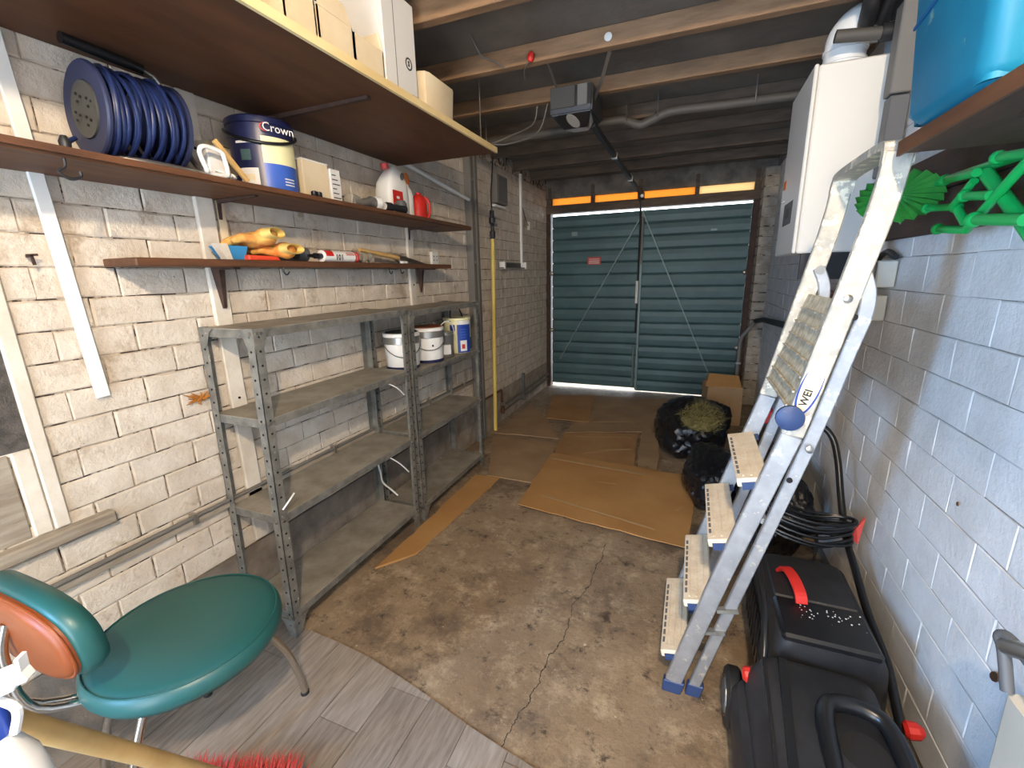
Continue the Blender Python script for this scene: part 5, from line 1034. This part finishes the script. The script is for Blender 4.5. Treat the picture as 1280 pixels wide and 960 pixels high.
# ================================================================ FOREGROUND
ch = thing('chair', 'chair with round teal padded seat, orange-brown back shell and chrome legs', 'chair', (-1.245, .61, 0))
sc0 = Vector((-1.245, .615, 0)); r = .232
MB().lathe([(r*.80, .405), (r*.96, .410), (r, .428), (r*.995, .448), (r*.955, .464), (r*.85, .472), (r*.5, .4755), (.01, .476)], sc0, n=56).build('seat', M['seat'], ch, smooth=60)
MB().tube([sc0 + Vector((math.cos(a)*r*.952, math.sin(a)*r*.952, .4655)) for a in [2*math.pi*k/56 for k in range(56)]], .0022, 6, closed=True).build('seat_piping', M['seat'], ch, smooth=60)
MB().lathe([(r*.78, .388), (r*.78, .406)], sc0, n=40).build('seat_pan', M['black'], ch)
def pill(y, hw, hh, cx=-1.335, cz=.655, n=40, ex=2.6, bow=.02):
    out = []
    for k in range(n):
        t = 2*math.pi*k/n; cx_, s_ = math.cos(t), math.sin(t)
        px_ = math.copysign(abs(cx_)**(2/ex), cx_)*hw; pz_ = math.copysign(abs(s_)**(2/ex), s_)*hh
        out.append((cx+px_, y + bow*(px_/.2)**2*.35 - .10*pz_, cz+pz_))
    return out
MB().loft([pill(.352, .195, .100), pill(.362, .205, .110), pill(.385, .207, .112), pill(.402, .198, .105), pill(.410, .17, .08)]).build('backrest', M['seat'], ch, smooth=60)
MB().loft([pill(.332, .175, .080), pill(.334, .188, .093), pill(.343, .194, .099), pill(.352, .195, .101)]).build('back_shell', M['seatback'], ch, smooth=60)
MB().tube([Vector(p) + Vector((0, .001, 0)) for p in pill(.343, .195, .100)], .0035, 6, closed=True).build('back_piping', M['seatback'], ch, smooth=60)
for s_ in (-1, -.55): MB().tube(smoothpath([(-1.30+s_*.09, .335, .68), (-1.30+s_*.09, .315, .60), (-1.28+s_*.09, .33, .46), (-1.25+s_*.06, .45, .395)], 5), .010, 10).build('back_support', M['chrome'], ch, smooth=60)
for (dx, dy) in ((.095, .245), (.02, -.225), (-.22, -.17), (-.22, .12)):
    d = Vector((dx, dy, 0)); MB().tube(smoothpath([sc0 + d*.12 + Vector((0, 0, .39)), sc0 + d*.50 + Vector((0, 0, .375)), sc0 + d*.82 + Vector((0, 0, .24)), sc0 + d*.97 + Vector((0, 0, .09)), sc0 + d*1.0 + Vector((0, 0, .01))], 6), .0115, 12).build('leg', M['chrome'], ch, smooth=60)
    MB().lathe([(.014, 0), (.014, .016)], sc0 + d, n=12).build('rubber_foot', M['black'], ch)
# broom
brm = thing('broom', 'broom with a pale wooden handle and red bristles', 'broom', (-1.0, .55, 0))
h0 = Vector((-.790, .140, .905)); h1 = Vector((-.976, .413, .355)); hd = (h1-h0).normalized()
he = h1 + hd*.30
MB().tube([h0 - hd*.10, h1, he], [.0155, .0155, .0155], 16).build('handle', M['handlewood'], brm, smooth=60)
hc = Vector((-1.045, .535, .045)); wx = Vector((.93, .36, 0)).normalized()
MB().bar(hc - wx*.14, hc + wx*.14, .05, .04).build('head_block', M['handlewood'], brm, bevel=.006)
MB().lathe([(.020, 0), (.024, .05)], he - hd*.03, hd, 14).build('ferrule', M['red'], brm, smooth=40)
br = MB()
for i in range(420):
    a = random.uniform(-.138, .138); p = hc + wx*a + Vector((random.uniform(-.02, .02), random.uniform(-.018, .018), random.uniform(.0, .02)))
    d = Vector((-.25 + a*.5 + random.gauss(0, .12), .55 + random.gauss(0, .12), .35 + random.gauss(0, .12))).normalized()*random.uniform(.075, .095)
    s_ = d.cross(Vector((.1, .2, 1))).normalized()*.003; n_ = d.cross(s_).normalized()*.003
    br.add([p-s_-n_, p+s_-n_, p+n_, p+d], [(0, 1, 3), (1, 2, 3), (2, 0, 3)])
b_ = br.build('bristles', M['bristle'], brm); b_['kind'] = 'stuff'
# spray bottle on a small stool
sl = thing('wooden_stool', 'small brown wooden stool under the spray bottle', 'stool', (-.80, .06, 0))
ZB = .70
box((-.93, -.08, ZB-.03), (-.67, .16, ZB)).build('seat', M['shelfwood'], sl, bevel=.004)
for x in (-.90, -.70):
    for y in (-.05, .13): MB().bar((x, y, 0), (x, y, ZB-.03), .03, .03, (0, 1, 0)).build('leg', M['shelfwood'], sl)
spb = thing('spray_bottle', 'white spray bottle with a blue collar and white trigger head', 'bottle', (-.715, .14, ZB))
bc2 = Vector((-.716, .142, ZB))
MB().lathe([(.030, 0), (.034, .006), (.034, .12), (.030, .15), (.017, .185), (.013, .20)], bc2, n=24).build('body', M['white'], spb, smooth=50)
MB().lathe([(.0165, .195), (.0165, .232), (.013, .238)], bc2, n=20).build('collar', M['blue'], spb, smooth=40)
dirn = Vector((.80, .55, .18)).normalized(); up_ = Vector((0, 0, 1)); hb0 = bc2 + Vector((0, 0, .25))
MB().bar(hb0 - dirn*.035, hb0 + dirn*.040 + up_*.012, .024, .024).build('trigger_head', M['white'], spb, bevel=.004)
MB().bar(hb0 + dirn*.040 + up_*.012, hb0 + dirn*.052 + up_*.014, .016, .018).build('nozzle', M['white'], spb, bevel=.002)
MB().bar(hb0 + dirn*.048 + up_*.010, hb0 + dirn*.050 + up_*.036, .012, .004).build('nozzle_flap', M['white'], spb)
MB().bar(hb0 + dirn*.018 + up_*.006 + dirn.cross(up_)*.0125, hb0 + dirn*.028 + up_*.008 + dirn.cross(up_)*.0125, .002, .009).build('blue_mark', M['blue'], spb)
MB().tube(smoothpath([hb0 + dirn*.015 - up_*.01, hb0 + dirn*.03 - up_*.03, hb0 + dirn*.02 - up_*.06], 4), .005, 8).build('trigger', M['white'], spb)
